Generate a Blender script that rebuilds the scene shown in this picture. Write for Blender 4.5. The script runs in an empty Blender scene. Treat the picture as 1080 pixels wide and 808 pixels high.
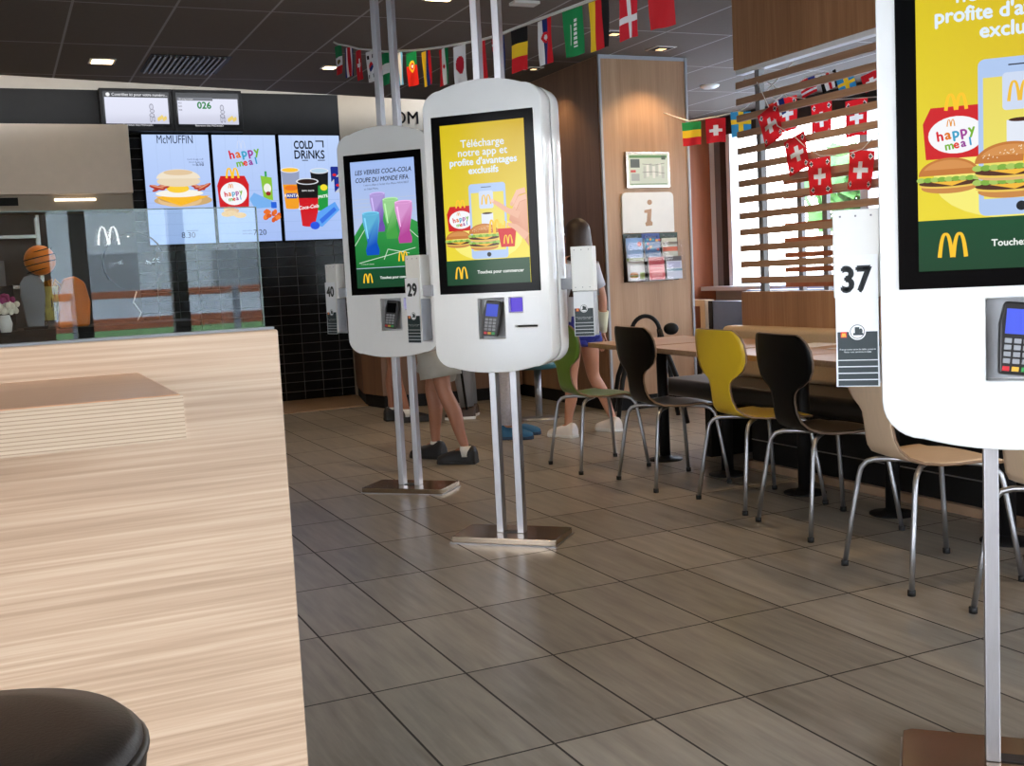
import bpy, bmesh, math, random
from math import sin, cos, pi, radians, sqrt
from mathutils import Vector, Matrix, Euler

random.seed(4)
SC = bpy.context.scene
COL = SC.collection

# ------------------------------------------------------------------ camera
FOC, YAW, PIT, ROL, CH = 1176.16, 0.427715, 0.0977, 0.0504, 1.2125
_cy, _sy, _cp, _sp = cos(YAW), sin(YAW), cos(PIT), sin(PIT)
_f = Vector((_sy * _cp, _cy * _cp, -_sp)); _r = Vector((_cy, -_sy, 0)); _d = _f.cross(_r)
_R = _r * cos(ROL) + _d * sin(ROL); _D = -_r * sin(ROL) + _d * cos(ROL)
cam_d = bpy.data.cameras.new('camera'); cam = bpy.data.objects.new('camera', cam_d); COL.objects.link(cam)
m = Matrix((_R, -_D, -_f)).transposed().to_4x4(); m.translation = (0, 0, CH)
cam.matrix_world = m
cam_d.sensor_width = 36; cam_d.lens = 36 * FOC / 1080; cam_d.clip_start = .05; cam_d.clip_end = 300
SC.camera = cam

# ------------------------------------------------------------------ world, exposure, daylight
SC.view_settings.view_transform = 'Standard'; SC.view_settings.look = 'None'
SC.view_settings.gamma = 1; SC.view_settings.use_curve_mapping = False
SC.view_settings.exposure = 0.35
w = bpy.data.worlds.new('sky'); SC.world = w; w.use_nodes = True
nt = w.node_tree; bg = nt.nodes['Background']
tc = nt.nodes.new('ShaderNodeTexCoord'); sep = nt.nodes.new('ShaderNodeSeparateXYZ')
rp = nt.nodes.new('ShaderNodeValToRGB')
nt.links.new(tc.outputs['Generated'], sep.inputs[0]); nt.links.new(sep.outputs['Z'], rp.inputs[0])
rp.color_ramp.elements[0].position = .0; rp.color_ramp.elements[0].color = (1, 1, 1, 1)
rp.color_ramp.elements[1].position = .6; rp.color_ramp.elements[1].color = (.55, .72, 1, 1)
nt.links.new(rp.outputs[0], bg.inputs[0]); bg.inputs[1].default_value = 11.0

# ------------------------------------------------------------------ materials
def nodes(name):
    m = bpy.data.materials.new(name); m.use_nodes = True
    return m, m.node_tree, m.node_tree.nodes['Principled BSDF']

def lin(c):
    return tuple(((x / 255) / 12.92 if x / 255 <= .04045 else ((x / 255 + .055) / 1.055) ** 2.4) for x in c[:3]) + (1,)

def mat(name, rgb, rough=.5, metal=0, var=.06, scale=12, bump=0, stretch=(1, 1, 1), spec=None, coat=0, rvar=0):
    m, nt, b = nodes(name); c = lin(rgb)
    t = nt.nodes.new('ShaderNodeTexCoord'); mp = nt.nodes.new('ShaderNodeMapping'); mp.inputs['Scale'].default_value = stretch
    n = nt.nodes.new('ShaderNodeTexNoise'); n.inputs['Scale'].default_value = scale; n.inputs['Detail'].default_value = 4
    nt.links.new(t.outputs['Object'], mp.inputs[0]); nt.links.new(mp.outputs[0], n.inputs['Vector'])
    r = nt.nodes.new('ShaderNodeValToRGB')
    r.color_ramp.elements[0].position = .3; r.color_ramp.elements[1].position = .7
    r.color_ramp.elements[0].color = tuple(x * (1 - var) for x in c[:3]) + (1,)
    r.color_ramp.elements[1].color = tuple(min(1, x * (1 + var)) for x in c[:3]) + (1,)
    nt.links.new(n.outputs['Fac'], r.inputs[0]); nt.links.new(r.outputs[0], b.inputs['Base Color'])
    b.inputs['Roughness'].default_value = rough; b.inputs['Metallic'].default_value = metal
    if coat: b.inputs['Coat Weight'].default_value = coat; b.inputs['Coat Roughness'].default_value = .08
    if spec is not None: b.inputs['Specular IOR Level'].default_value = spec
    if rvar:
        mr = nt.nodes.new('ShaderNodeMapRange'); mr.inputs[3].default_value = rough - rvar; mr.inputs[4].default_value = rough + rvar
        nt.links.new(n.outputs['Fac'], mr.inputs[0]); nt.links.new(mr.outputs[0], b.inputs['Roughness'])
    if bump:
        bp = nt.nodes.new('ShaderNodeBump'); bp.inputs['Strength'].default_value = bump; bp.inputs['Distance'].default_value = .002
        nt.links.new(n.outputs['Fac'], bp.inputs['Height']); nt.links.new(bp.outputs[0], b.inputs['Normal'])
    return m

def emit(name, rgb, s):
    m, nt, b = nodes(name); b.inputs['Base Color'].default_value = lin(rgb)
    b.inputs['Emission Color'].default_value = lin(rgb); b.inputs['Emission Strength'].default_value = s
    return m

def wood(name, dark, mid, light, axis='X', size=1.0, rough=.45, fine=.5):
    # long grain along the axis: broad bands plus fine streaks
    m, nt, b = nodes(name)
    t = nt.nodes.new('ShaderNodeTexCoord'); mp = nt.nodes.new('ShaderNodeMapping')
    s = {'X': (.26, 6, 6), 'Y': (6, .5, 6), 'Z': (6, 6, .35)}[axis]
    mp.inputs['Scale'].default_value = tuple(x * size for x in s)
    n = nt.nodes.new('ShaderNodeTexNoise'); n.inputs['Scale'].default_value = 1.6; n.inputs['Detail'].default_value = 5; n.inputs['Distortion'].default_value = .6
    mp2 = nt.nodes.new('ShaderNodeMapping'); mp2.inputs['Scale'].default_value = tuple(x * size * 5 for x in {'X': (.16, 12, 12), 'Y': (9, .3, 9), 'Z': (9, 9, .25)}[axis])
    n2 = nt.nodes.new('ShaderNodeTexNoise'); n2.inputs['Scale'].default_value = 2.2; n2.inputs['Detail'].default_value = 3
    for a, q in ((mp, n), (mp2, n2)):
        nt.links.new(t.outputs['Object'], a.inputs[0]); nt.links.new(a.outputs[0], q.inputs['Vector'])
    mx = nt.nodes.new('ShaderNodeMix'); mx.data_type = 'FLOAT'; mx.inputs[0].default_value = fine
    nt.links.new(n.outputs['Fac'], mx.inputs[2]); nt.links.new(n2.outputs['Fac'], mx.inputs[3])
    r = nt.nodes.new('ShaderNodeValToRGB'); e = r.color_ramp.elements
    e[0].position = .34; e[0].color = lin(dark); e[1].position = .66; e[1].color = lin(light)
    k = e.new(.5); k.color = lin(mid)
    nt.links.new(mx.outputs[0], r.inputs[0]); nt.links.new(r.outputs[0], b.inputs['Base Color'])
    b.inputs['Roughness'].default_value = rough
    bp = nt.nodes.new('ShaderNodeBump'); bp.inputs['Strength'].default_value = .15; bp.inputs['Distance'].default_value = .001
    nt.links.new(n2.outputs['Fac'], bp.inputs['Height']); nt.links.new(bp.outputs[0], b.inputs['Normal'])
    return m

def grid_mat(name, tiles, base1, base2, groove, rough, gw, streak, axes=('X', 'Y'), bump=.5, coat=0, grough=.7, warp=0, spec=.5):
    # rectangular tiles laid on a grid; tiles = (origin a, pitch a, origin b, pitch b)
    m, nt, b = nodes(name); L = nt.links
    g = nt.nodes.new('ShaderNodeNewGeometry'); sp = nt.nodes.new('ShaderNodeSeparateXYZ'); L.new(g.outputs['Position'], sp.inputs[0])
    def M(op, a, bb=None, c=None):
        x = nt.nodes.new('ShaderNodeMath'); x.operation = op
        for i, v in enumerate((a, bb, c)):
            if v is None: continue
            if isinstance(v, (int, float)): x.inputs[i].default_value = v
            else: L.new(v, x.inputs[i])
        return x.outputs[0]
    masks = []; ids = []
    for ax, o, p in ((axes[0], tiles[0], tiles[1]), (axes[1], tiles[2], tiles[3])):
        u = M('DIVIDE', M('SUBTRACT', sp.outputs[ax], o), p)
        fr = M('FRACT', u); ids.append(M('FLOOR', u))
        dd = M('MULTIPLY', M('MINIMUM', fr, M('SUBTRACT', 1, fr)), p)
        masks.append(M('LESS_THAN', dd, gw / 2))
    mask = M('MAXIMUM', masks[0], masks[1])
    cb = nt.nodes.new('ShaderNodeCombineXYZ'); L.new(ids[0], cb.inputs[0]); L.new(ids[1], cb.inputs[1])
    wn = nt.nodes.new('ShaderNodeTexWhiteNoise'); L.new(cb.outputs[0], wn.inputs['Vector'])
    mp = nt.nodes.new('ShaderNodeMapping'); mp.inputs['Scale'].default_value = streak
    va = nt.nodes.new('ShaderNodeVectorMath'); va.operation = 'SCALE'; va.inputs['Scale'].default_value = 7.3; L.new(wn.outputs['Color'], va.inputs[0])
    vb = nt.nodes.new('ShaderNodeVectorMath'); vb.operation = 'ADD'; L.new(g.outputs['Position'], vb.inputs[0]); L.new(va.outputs[0], vb.inputs[1])
    L.new(vb.outputs[0], mp.inputs[0])
    n = nt.nodes.new('ShaderNodeTexNoise'); n.inputs['Scale'].default_value = 1; n.inputs['Detail'].default_value = 5; n.inputs['Roughness'].default_value = .6
    L.new(mp.outputs[0], n.inputs['Vector'])
    f = M('ADD', M('MULTIPLY', n.outputs['Fac'], .8), M('MULTIPLY', wn.outputs['Value'], .2))
    r = nt.nodes.new('ShaderNodeValToRGB'); r.color_ramp.elements[0].position = .22; r.color_ramp.elements[0].color = lin(base1)
    r.color_ramp.elements[1].position = .78; r.color_ramp.elements[1].color = lin(base2); L.new(f, r.inputs[0])
    mx = nt.nodes.new('ShaderNodeMix'); mx.data_type = 'RGBA'; L.new(mask, mx.inputs[0]); L.new(r.outputs[0], mx.inputs[6]); mx.inputs[7].default_value = lin(groove)
    L.new(mx.outputs[2], b.inputs['Base Color'])
    ro = M('ADD', M('MULTIPLY', mask, grough - rough), M('ADD', M('MULTIPLY', M('SUBTRACT', n.outputs['Fac'], .5), .08), rough)); L.new(ro, b.inputs['Roughness'])
    h = M('SUBTRACT', 1, mask)
    if warp:
        n3 = nt.nodes.new('ShaderNodeTexNoise'); n3.inputs['Scale'].default_value = warp; L.new(g.outputs['Position'], n3.inputs['Vector'])
        h = M('ADD', h, M('MULTIPLY', n3.outputs['Fac'], 1.5))
    bp = nt.nodes.new('ShaderNodeBump'); bp.inputs['Strength'].default_value = bump; bp.inputs['Distance'].default_value = .002
    L.new(h, bp.inputs['Height']); L.new(bp.outputs[0], b.inputs['Normal'])
    b.inputs['Specular IOR Level'].default_value = spec
    if coat: b.inputs['Coat Weight'].default_value = coat
    return m

def glass(name, tint=(1, 1, 1), ior=1.5, boost=1.0, rough=0.0):
    m = bpy.data.materials.new(name); m.use_nodes = True; nt = m.node_tree; nt.nodes.clear()
    o = nt.nodes.new('ShaderNodeOutputMaterial'); t = nt.nodes.new('ShaderNodeBsdfTransparent'); g = nt.nodes.new('ShaderNodeBsdfGlossy')
    t.inputs[0].default_value = tint + (1,); g.inputs['Roughness'].default_value = rough
    # reflectance of a thin sheet (Schlick), the same from both faces
    lw = nt.nodes.new('ShaderNodeLayerWeight'); lw.inputs[0].default_value = .5
    pw = nt.nodes.new('ShaderNodeMath'); pw.operation = 'POWER'; pw.inputs[1].default_value = 5; nt.links.new(lw.outputs['Facing'], pw.inputs[0])
    f0 = ((ior - 1) / (ior + 1)) ** 2; f = nt.nodes.new('ShaderNodeMath'); f.operation = 'MULTIPLY_ADD'; f.inputs[1].default_value = 1 - f0; f.inputs[2].default_value = f0
    nt.links.new(pw.outputs[0], f.inputs[0])
    mu = nt.nodes.new('ShaderNodeMath'); mu.operation = 'MULTIPLY'; mu.inputs[1].default_value = boost; mu.use_clamp = True
    mx = nt.nodes.new('ShaderNodeMixShader'); nt.links.new(f.outputs[0], mu.inputs[0]); nt.links.new(mu.outputs[0], mx.inputs[0])
    nt.links.new(t.outputs[0], mx.inputs[1]); nt.links.new(g.outputs[0], mx.inputs[2]); nt.links.new(mx.outputs[0], o.inputs[0])
    return m

def attr_mat(name, emission=0, rough=.5, both=False, translucent=False):
    m, nt, b = nodes(name); a = nt.nodes.new('ShaderNodeAttribute'); a.attribute_name = 'Col'
    if emission:
        b.inputs['Specular IOR Level'].default_value = .12
        b.inputs['Base Color'].default_value = (.01, .01, .01, 1)
        nt.links.new(a.outputs['Color'], b.inputs['Emission Color']); b.inputs['Emission Strength'].default_value = emission
    else:
        n = nt.nodes.new('ShaderNodeTexNoise'); n.inputs['Scale'].default_value = 60
        hs = nt.nodes.new('ShaderNodeMix'); hs.data_type = 'RGBA'; hs.blend_type = 'MULTIPLY'; hs.inputs[0].default_value = .12
        nt.links.new(a.outputs['Color'], hs.inputs[6]); nt.links.new(n.outputs['Color'], hs.inputs[7])
        nt.links.new(hs.outputs[2], b.inputs['Base Color'])
    b.inputs['Roughness'].default_value = rough
    if translucent:
        o = nt.nodes['Material Output']; tr = nt.nodes.new('ShaderNodeBsdfTranslucent'); nt.links.new(a.outputs['Color'], tr.inputs[0])
        mx = nt.nodes.new('ShaderNodeMixShader'); mx.inputs[0].default_value = .35
        nt.links.new(b.outputs[0], mx.inputs[1]); nt.links.new(tr.outputs[0], mx.inputs[2]); nt.links.new(mx.outputs[0], o.inputs[0])
    return m

M_SCREEN = attr_mat('lit_screen_picture', .80, .12)
M_PRINT = attr_mat('printed_card', 0, .45)
M_FLAG = attr_mat('flag_fabric', 0, .8, translucent=True)
M_FLOOR = grid_mat('grey_brown_floor_tiles', (.9084, .3, 3.0993, .6007), (106, 98, 86), (167, 158, 143), (38, 31, 26), .3, .007, (26, 2.4, 1), bump=.3)
M_CEIL = grid_mat('dark_ceiling_tiles', (.57, .6, 7.33, 1.2), (104, 94, 85), (114, 104, 94), (165, 161, 158), .85, .016, (30, 30, 30), bump=.3)
M_BLACKTILE = grid_mat('black_glazed_wall_tiles', (.05, .2, .0, .1), (12, 12, 13), (17, 17, 18), (104, 104, 104), .16, .006, (3, 3, 3), axes=('X', 'Z'), bump=.6, spec=.2)
M_OAK = wood('pale_oak_laminate', (162, 135, 110), (181, 154, 128), (198, 174, 148), 'X', 1.3, .42, .6)
M_HEADER = wood('header_wood', (138, 98, 66), (156, 114, 80), (172, 130, 94), 'Z', 1, .4, .35)
M_LEDGE = wood('shelf_top_oak', (218, 166, 126), (228, 178, 138), (236, 190, 150), 'X', 1, .4)
M_OAKTOP = wood('oak_table_top', (170, 134, 105), (186, 150, 120), (200, 168, 140), 'X', 1, .3)
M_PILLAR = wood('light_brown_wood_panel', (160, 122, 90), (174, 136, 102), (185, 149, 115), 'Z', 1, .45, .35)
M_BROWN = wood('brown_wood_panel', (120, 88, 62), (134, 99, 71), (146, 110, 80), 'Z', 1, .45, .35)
M_ORANGE = wood('orange_brown_wood', (150, 80, 44), (162, 88, 50), (172, 98, 58), 'Z', 1, .5, .3)
M_SLAT = wood('slat_wood', (150, 116, 90), (162, 128, 101), (174, 140, 112), 'Y', 1, .5)
M_DARKCAB = wood('dark_brown_wood', (104, 74, 54), (118, 85, 62), (126, 93, 70), 'Z', 1, .45, .3)
M_BEIGEW = mat('beige_painted_wall', (160, 146, 127), .6, var=.02)
M_CREAM = mat('cream_bulkhead', (168, 160, 148), .6, var=.02)
M_HOOD = mat('beige_metal_panel', (222, 204, 184), .4, var=.02)
M_BLACK = mat('matte_black', (20, 19, 19), .55, var=.1, spec=.2)
M_BLACKGLOSS = mat('black_gloss', (9, 9, 10), .12, var=.1, spec=.06)
M_STEEL = mat('brushed_steel', (176, 170, 162), .22, 1, var=.05, scale=40, stretch=(1, 1, 30), rvar=.08)
M_BASE = mat('brushed_base_plate', (178, 160, 140), .2, 1, var=.06, scale=50, stretch=(20, 1, 1), rvar=.06)
M_ALU = mat('aluminium_post', (192, 191, 194), .38, 1, var=.04, scale=30, stretch=(20, 20, 1), rvar=.06)
M_CHROME = mat('satin_chrome_tube', (176, 177, 180), .42, 1, var=.03)
M_WHITE = mat('white_gloss_shell', (232, 232, 230), .18, var=.01, coat=.4)
M_WHITEP = mat('white_plastic', (226, 225, 220), .35, var=.02)
M_GREYP = mat('grey_plastic', (165, 168, 175), .35, var=.03)
M_NICHE = mat('grey_recess', (190, 192, 196), .3, var=.02)
M_DARKP = mat('dark_plastic', (44, 42, 42), .3, var=.08)
M_RUBBER = mat('black_rubber', (22, 21, 20), .6)
M_TRIM = mat('tan_floor_trim', (150, 122, 96), .5, var=.05)
M_BEIGEF = mat('beige_floor_strip', (156, 128, 98), .4, var=.06)
M_BENCHBLK = mat('black_leatherette', (30, 27, 25), .38, var=.1, scale=60, bump=.2)
M_BENCHTAN = mat('tan_leatherette', (196, 168, 134), .45, var=.03, scale=60, bump=.2)
M_STOOL = mat('dark_brown_leatherette', (33, 29, 26), .4, var=.08, scale=220, bump=.2, spec=.3)
M_GREY = mat('grey_metal', (120, 122, 126), .4, var=.04)
M_FRAMEW = mat('white_window_frame', (228, 232, 236), .4, var=.02)
M_FRAMEB = mat('dark_window_frame', (30, 31, 33), .4, var=.04)
M_BLUE = mat('slate_blue_panel', (84, 104, 138), .35, var=.05)
M_WIN = glass('window_pane', boost=1.0)
M_GLASS = glass('counter_glass', (.93, .97, .96), 1.5, 1.35)
M_CLEAR = glass('clear_plastic', (.97, .97, .98), 1.4, .5, .03)
M_GLEDGE = mat('glass_edge_green', (96, 112, 108), .1, var=.03)

# ------------------------------------------------------------------ mesh building
class MB:
    def __init__(s): s.v = []; s.f = []; s.mi = []; s.c = []; s.sm = []
    def add(s, vs, fs, mi=0, smooth=False):
        o = len(s.v); s.v += [tuple(v) for v in vs]
        for f in fs: s.f.append(tuple(i + o for i in f)); s.mi.append(mi); s.sm.append(smooth)
        return s
    def box(s, x0, x1, y0, y1, z0, z1, mi=0):
        vs = [(x, y, z) for z in (z0, z1) for y in (y0, y1) for x in (x0, x1)]
        return s.add(vs, [(0, 2, 3, 1), (4, 5, 7, 6), (0, 1, 5, 4), (1, 3, 7, 5), (3, 2, 6, 7), (2, 0, 4, 6)], mi)
    def prism(s, pts, a, b, axis='z', mi=0, smooth=False):
        # polygon extruded along an axis; pts are in the other two coordinates
        def P(p, h): return {'z': (p[0], p[1], h), 'y': (p[0], h, p[1]), 'x': (h, p[0], p[1])}[axis]
        n = len(pts); vs = [P(p, a) for p in pts] + [P(p, b) for p in pts]
        s.add(vs, [tuple(range(n - 1, -1, -1)), tuple(range(n, 2 * n))], mi)
        o = len(s.v) - 2 * n
        for i in range(n):
            j = (i + 1) % n; s.f.append((o + i, o + j, o + n + j, o + n + i)); s.mi.append(mi); s.sm.append(smooth)
        return s
    def tube(s, path, r, seg=10, mi=0, cap=True):
        path = [Vector(p) for p in path]; n = len(path); rr = r if isinstance(r, (list, tuple)) else [r] * n
        t0 = (path[1] - path[0]).normalized(); up = Vector((0, 0, 1)) if abs(t0.z) < .9 else Vector((1, 0, 0))
        nrm = t0.cross(up).normalized(); vs = []
        for i, p in enumerate(path):
            t = ((path[min(i + 1, n - 1)] - path[i]).normalized() + (path[i] - path[max(i - 1, 0)]).normalized()).normalized()
            nrm = (nrm - t * nrm.dot(t)).normalized(); bn = t.cross(nrm)
            for k in range(seg):
                a = 2 * pi * k / seg; vs.append(p + (nrm * cos(a) + bn * sin(a)) * rr[i])
        fs = [(i * seg + k, i * seg + (k + 1) % seg, (i + 1) * seg + (k + 1) % seg, (i + 1) * seg + k) for i in range(n - 1) for k in range(seg)]
        s.add(vs, fs, mi, True)
        if cap:
            o = len(s.v) - n * seg
            s.f += [tuple(o + k for k in range(seg - 1, -1, -1)), tuple(o + (n - 1) * seg + k for k in range(seg))]; s.mi += [mi] * 2; s.sm += [False] * 2
        return s
    def lathe(s, prof, c=(0, 0, 0), seg=32, mi=0, sx=1, sy=1):
        vs = []; n = len(prof)
        for (r, z) in prof:
            for k in range(seg):
                a = 2 * pi * k / seg; vs.append((c[0] + r * cos(a) * sx, c[1] + r * sin(a) * sy, c[2] + z))
        fs = [(i * seg + k, i * seg + (k + 1) % seg, (i + 1) * seg + (k + 1) % seg, (i + 1) * seg + k) for i in range(n - 1) for k in range(seg)]
        s.add(vs, fs, mi, True); o = len(s.v) - n * seg
        s.f += [tuple(o + k for k in range(seg - 1, -1, -1)), tuple(o + (n - 1) * seg + k for k in range(seg))]; s.mi += [mi] * 2; s.sm += [False] * 2
        return s
    def ball(s, c, r, seg=16, mi=0, sz=(1, 1, 1)):
        prof = [(max(1e-4, sin(pi * i / 10)) * r, -cos(pi * i / 10) * r * sz[2]) for i in range(11)]
        return s.lathe(prof, c, seg, mi, sz[0], sz[1])
    def surf(s, fn, nu, nv, mi=0, smooth=True):
        vs = [fn(i / nu, j / nv) for j in range(nv + 1) for i in range(nu + 1)]
        return s.add(vs, [(j * (nu + 1) + i, j * (nu + 1) + i + 1, (j + 1) * (nu + 1) + i + 1, (j + 1) * (nu + 1) + i) for j in range(nv) for i in range(nu)], mi, smooth)
    def build(s, name, mats, parent=None, loc=None, rz=0, bevel=0, solid=0, sub=0, seg=2):
        me = bpy.data.meshes.new(name); me.from_pydata(s.v, [], s.f)
        for mm in (mats if isinstance(mats, (list, tuple)) else [mats]): me.materials.append(mm)
        me.polygons.foreach_set('material_index', s.mi); me.polygons.foreach_set('use_smooth', s.sm); me.update()
        b = bmesh.new(); b.from_mesh(me); bmesh.ops.recalc_face_normals(b, faces=b.faces); b.to_mesh(me); b.free()
        o = bpy.data.objects.new(name, me); COL.objects.link(o)
        if parent: o.parent = parent
        if loc is not None: o.location = loc
        o.rotation_euler.z = rz
        if solid: q = o.modifiers.new('thick', 'SOLIDIFY'); q.thickness = solid; q.offset = 0
        if bevel:
            q = o.modifiers.new('bevel', 'BEVEL'); q.width = bevel; q.segments = seg; q.limit_method = 'ANGLE'; q.angle_limit = radians(40); q.harden_normals = True
        if sub: q = o.modifiers.new('sub', 'SUBSURF'); q.levels = sub; q.render_levels = sub
        return o

def thing(name, label, cat, loc=(0, 0, 0), rz=0, group=None):
    o = bpy.data.objects.new(name, None); COL.objects.link(o); o.location = loc; o.rotation_euler.z = rz
    o.empty_display_size = .1
    return tag(o, label, cat, group)

def tag(o, label, cat, group=None):
    o['label'] = label; o['category'] = cat
    if group: o['group'] = group
    return o

def struct(o): o['kind'] = 'structure'; return o

def copy_tree(o, parent=None):
    c = o.copy(); COL.objects.link(c); c.parent = parent
    for ch in list(o.children): copy_tree(ch, c)
    return c

# text outlines as mesh data (font curve -> polygons)
_tcache = {}
def text_polys(s, bold=0.0, shear=0.0):
    # heavier lettering: copies of the outline shifted a little
    if bold > .004:
        vs, fs = text_polys(s, 0, shear); V = []; F = []; b = bold * 1.1
        for dx, dy in ((b, 0), (-b, 0), (0, b), (0, -b)):
            o = len(V); V += [(v[0] + dx, v[1] + dy) for v in vs]; F += [tuple(i + o for i in f) for f in fs]
        return V, F
    bold = 0; key = (s, bold, shear)
    if key in _tcache: return _tcache[key]
    cu = bpy.data.curves.new('glyphs', 'FONT'); cu.body = s; cu.size = 1; cu.offset = bold; cu.shear = shear; cu.resolution_u = 3
    o = bpy.data.objects.new('glyphs', cu); COL.objects.link(o); bpy.context.view_layer.update()
    me = bpy.data.meshes.new_from_object(o.evaluated_get(bpy.context.evaluated_depsgraph_get()))
    vs = [tuple(v.co[:2]) for v in me.vertices]; fs = [tuple(p.vertices) for p in me.polygons]
    bpy.data.objects.remove(o); bpy.data.curves.remove(cu); bpy.data.meshes.remove(me)
    _tcache[key] = (vs, fs); return vs, fs

class Pic:
    # a flat picture made of coloured shapes, x right, y up, each shape a hair in front of the last
    def __init__(s, dz=.00004): s.v = []; s.f = []; s.c = []; s.z = 0; s.dz = dz
    def poly(s, pts, col, cols=None):
        s.z += s.dz; o = len(s.v); s.v += [(p[0], p[1], s.z) for p in pts]; s.f.append(tuple(range(o, o + len(pts))))
        a = sum(pts[i][0] * pts[(i + 1) % len(pts)][1] - pts[(i + 1) % len(pts)][0] * pts[i][1] for i in range(len(pts)))
        cc = [lin(c) for c in cols] if cols else [lin(col)] * len(pts)
        if a < 0: s.f[-1] = s.f[-1][::-1]; cc = cc[::-1]
        s.c.append(cc); return s
    def rect(s, x, y, w, h, col, col2=None):
        return s.poly([(x, y), (x + w, y), (x + w, y + h), (x, y + h)], col, [col, col, col2, col2] if col2 else None)
    def ell(s, cx, cy, rx, ry, col, a0=0, a1=360, rot=0, n=28):
        r = radians(rot); P = []
        for i in range(n + (a1 - a0 < 360)):
            a = radians(a0 + (a1 - a0) * i / n); x, y = rx * cos(a), ry * sin(a); P.append((cx + x * cos(r) - y * sin(r), cy + x * sin(r) + y * cos(r)))
        return s.poly(P, col)
    def rrect(s, x, y, w, h, r, col):
        P = []
        for cx, cy, a in ((x + w - r, y + h - r, 0), (x + r, y + h - r, 90), (x + r, y + r, 180), (x + w - r, y + r, 270)):
            P += [(cx + r * cos(radians(a + k * 22.5)), cy + r * sin(radians(a + k * 22.5))) for k in range(5)]
        return s.poly(P, col)
    def stroke(s, pts, wd, col):
        s.z += s.dz; n = len(pts); L = []; R = []
        for i in range(n):
            a = pts[max(i - 1, 0)]; b = pts[min(i + 1, n - 1)]; dx, dy = b[0] - a[0], b[1] - a[1]; l = sqrt(dx * dx + dy * dy) or 1
            ww = wd[i] if isinstance(wd, list) else wd
            L.append((pts[i][0] - dy / l * ww / 2, pts[i][1] + dx / l * ww / 2)); R.append((pts[i][0] + dy / l * ww / 2, pts[i][1] - dx / l * ww / 2))
        o = len(s.v); s.v += [(p[0], p[1], s.z) for p in L] + [(p[0], p[1], s.z) for p in R]
        for i in range(n - 1): s.f.append((o + n + i, o + n + i + 1, o + i + 1, o + i)); s.c.append([lin(col)] * 4)
        return s
    def text(s, t, x, y, size, col, bold=0.0, align='c', rot=0, shear=0, wide=1.0):
        vs, fs = text_polys(t, bold, shear)
        if not vs: return s
        x0 = min(v[0] for v in vs); x1 = max(v[0] for v in vs); ox = {'c': (x0 + x1) / 2, 'l': x0, 'r': x1}[align]
        s.z += s.dz; o = len(s.v); r = radians(rot)
        for v in vs:
            a, b = (v[0] - ox) * size * wide, v[1] * size; s.v.append((x + a * cos(r) - b * sin(r), y + a * sin(r) + b * cos(r), s.z))
        for f in fs: s.f.append(tuple(i + o for i in f)); s.c.append([lin(col)] * len(f))
        return s
    def arches(s, cx, y, h, col, wide=1.1, wt=.15):
        W = h * wide / 2
        for sg in (-1, 1):
            P = []; Wd = []
            for i in range(25):
                t = i / 24 * 2 - 1; P.append((cx + sg * W * .5 + t * W * .46, y + h * (1 - abs(t) ** 2.7) * (1.0)))
                Wd.append(h * wt * (.72 + .4 * abs(t)))
            s.stroke(P, Wd, col)
        return s
    def fit(s, t, x0, x1, y0, y1, col, bold=0.0, shear=0):
        # lettering stretched into a box
        vs, fs = text_polys(t, bold, shear); X = [v[0] for v in vs]; Y = [v[1] for v in vs]
        s.z += s.dz; o = len(s.v); kx = (x1 - x0) / (max(X) - min(X)); ky = (y1 - y0) / (max(Y) - min(Y))
        s.v += [(x0 + (v[0] - min(X)) * kx, y0 + (v[1] - min(Y)) * ky, s.z) for v in vs]
        for f in fs: s.f.append(tuple(i + o for i in f)); s.c.append([lin(col)] * len(f))
        return s
    def build(s, name, material, parent, origin, xdir, ydir, label=None):
        # origin: world/parent position of (0,0); xdir, ydir the picture's axes
        X = Vector(xdir).normalized(); Y = Vector(ydir).normalized(); N = X.cross(Y); O = Vector(origin)
        me = bpy.data.meshes.new(name); me.from_pydata([tuple(O + X * v[0] + Y * v[1] + N * v[2]) for v in s.v], [], s.f)
        me.materials.append(material); a = me.color_attributes.new('Col', 'FLOAT_COLOR', 'CORNER'); flat = []
        for p in me.polygons:
            cc = s.c[p.index]
            for k in range(p.loop_total): flat += list(cc[k])
        a.data.foreach_set('color', flat); me.update()
        o = bpy.data.objects.new(name, me); COL.objects.link(o)
        if parent: o.parent = parent
        if label: o['label'] = label
        return o

# ================================================================== room shell
CEIL, BACK, WINX = 2.97, 11.47, 8.18
def sbox(name, mt, *b, bevel=0): return struct(MB().box(*b).build(name, mt, bevel=bevel))
sbox('floor', M_FLOOR, -4.2, 9.0, -3.2, 12.3, -.1, 0)
# ceiling over the dining room ends in a slightly skewed edge in front of the kitchen
struct(MB().prism([(-4.2, -3.2), (8.3, -3.2), (8.3, 12.2), (4.67, 12.2), (4.67, 10.7), (3.13, 10.41), (.19, 9.81), (-4.2, 8.95)], CEIL, CEIL + .08).build('ceiling', M_CEIL))
sbox('ceiling_kitchen', M_CEIL, -4.2, 4.75, 8.6, 12.2, 3.6, 3.68)
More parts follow.
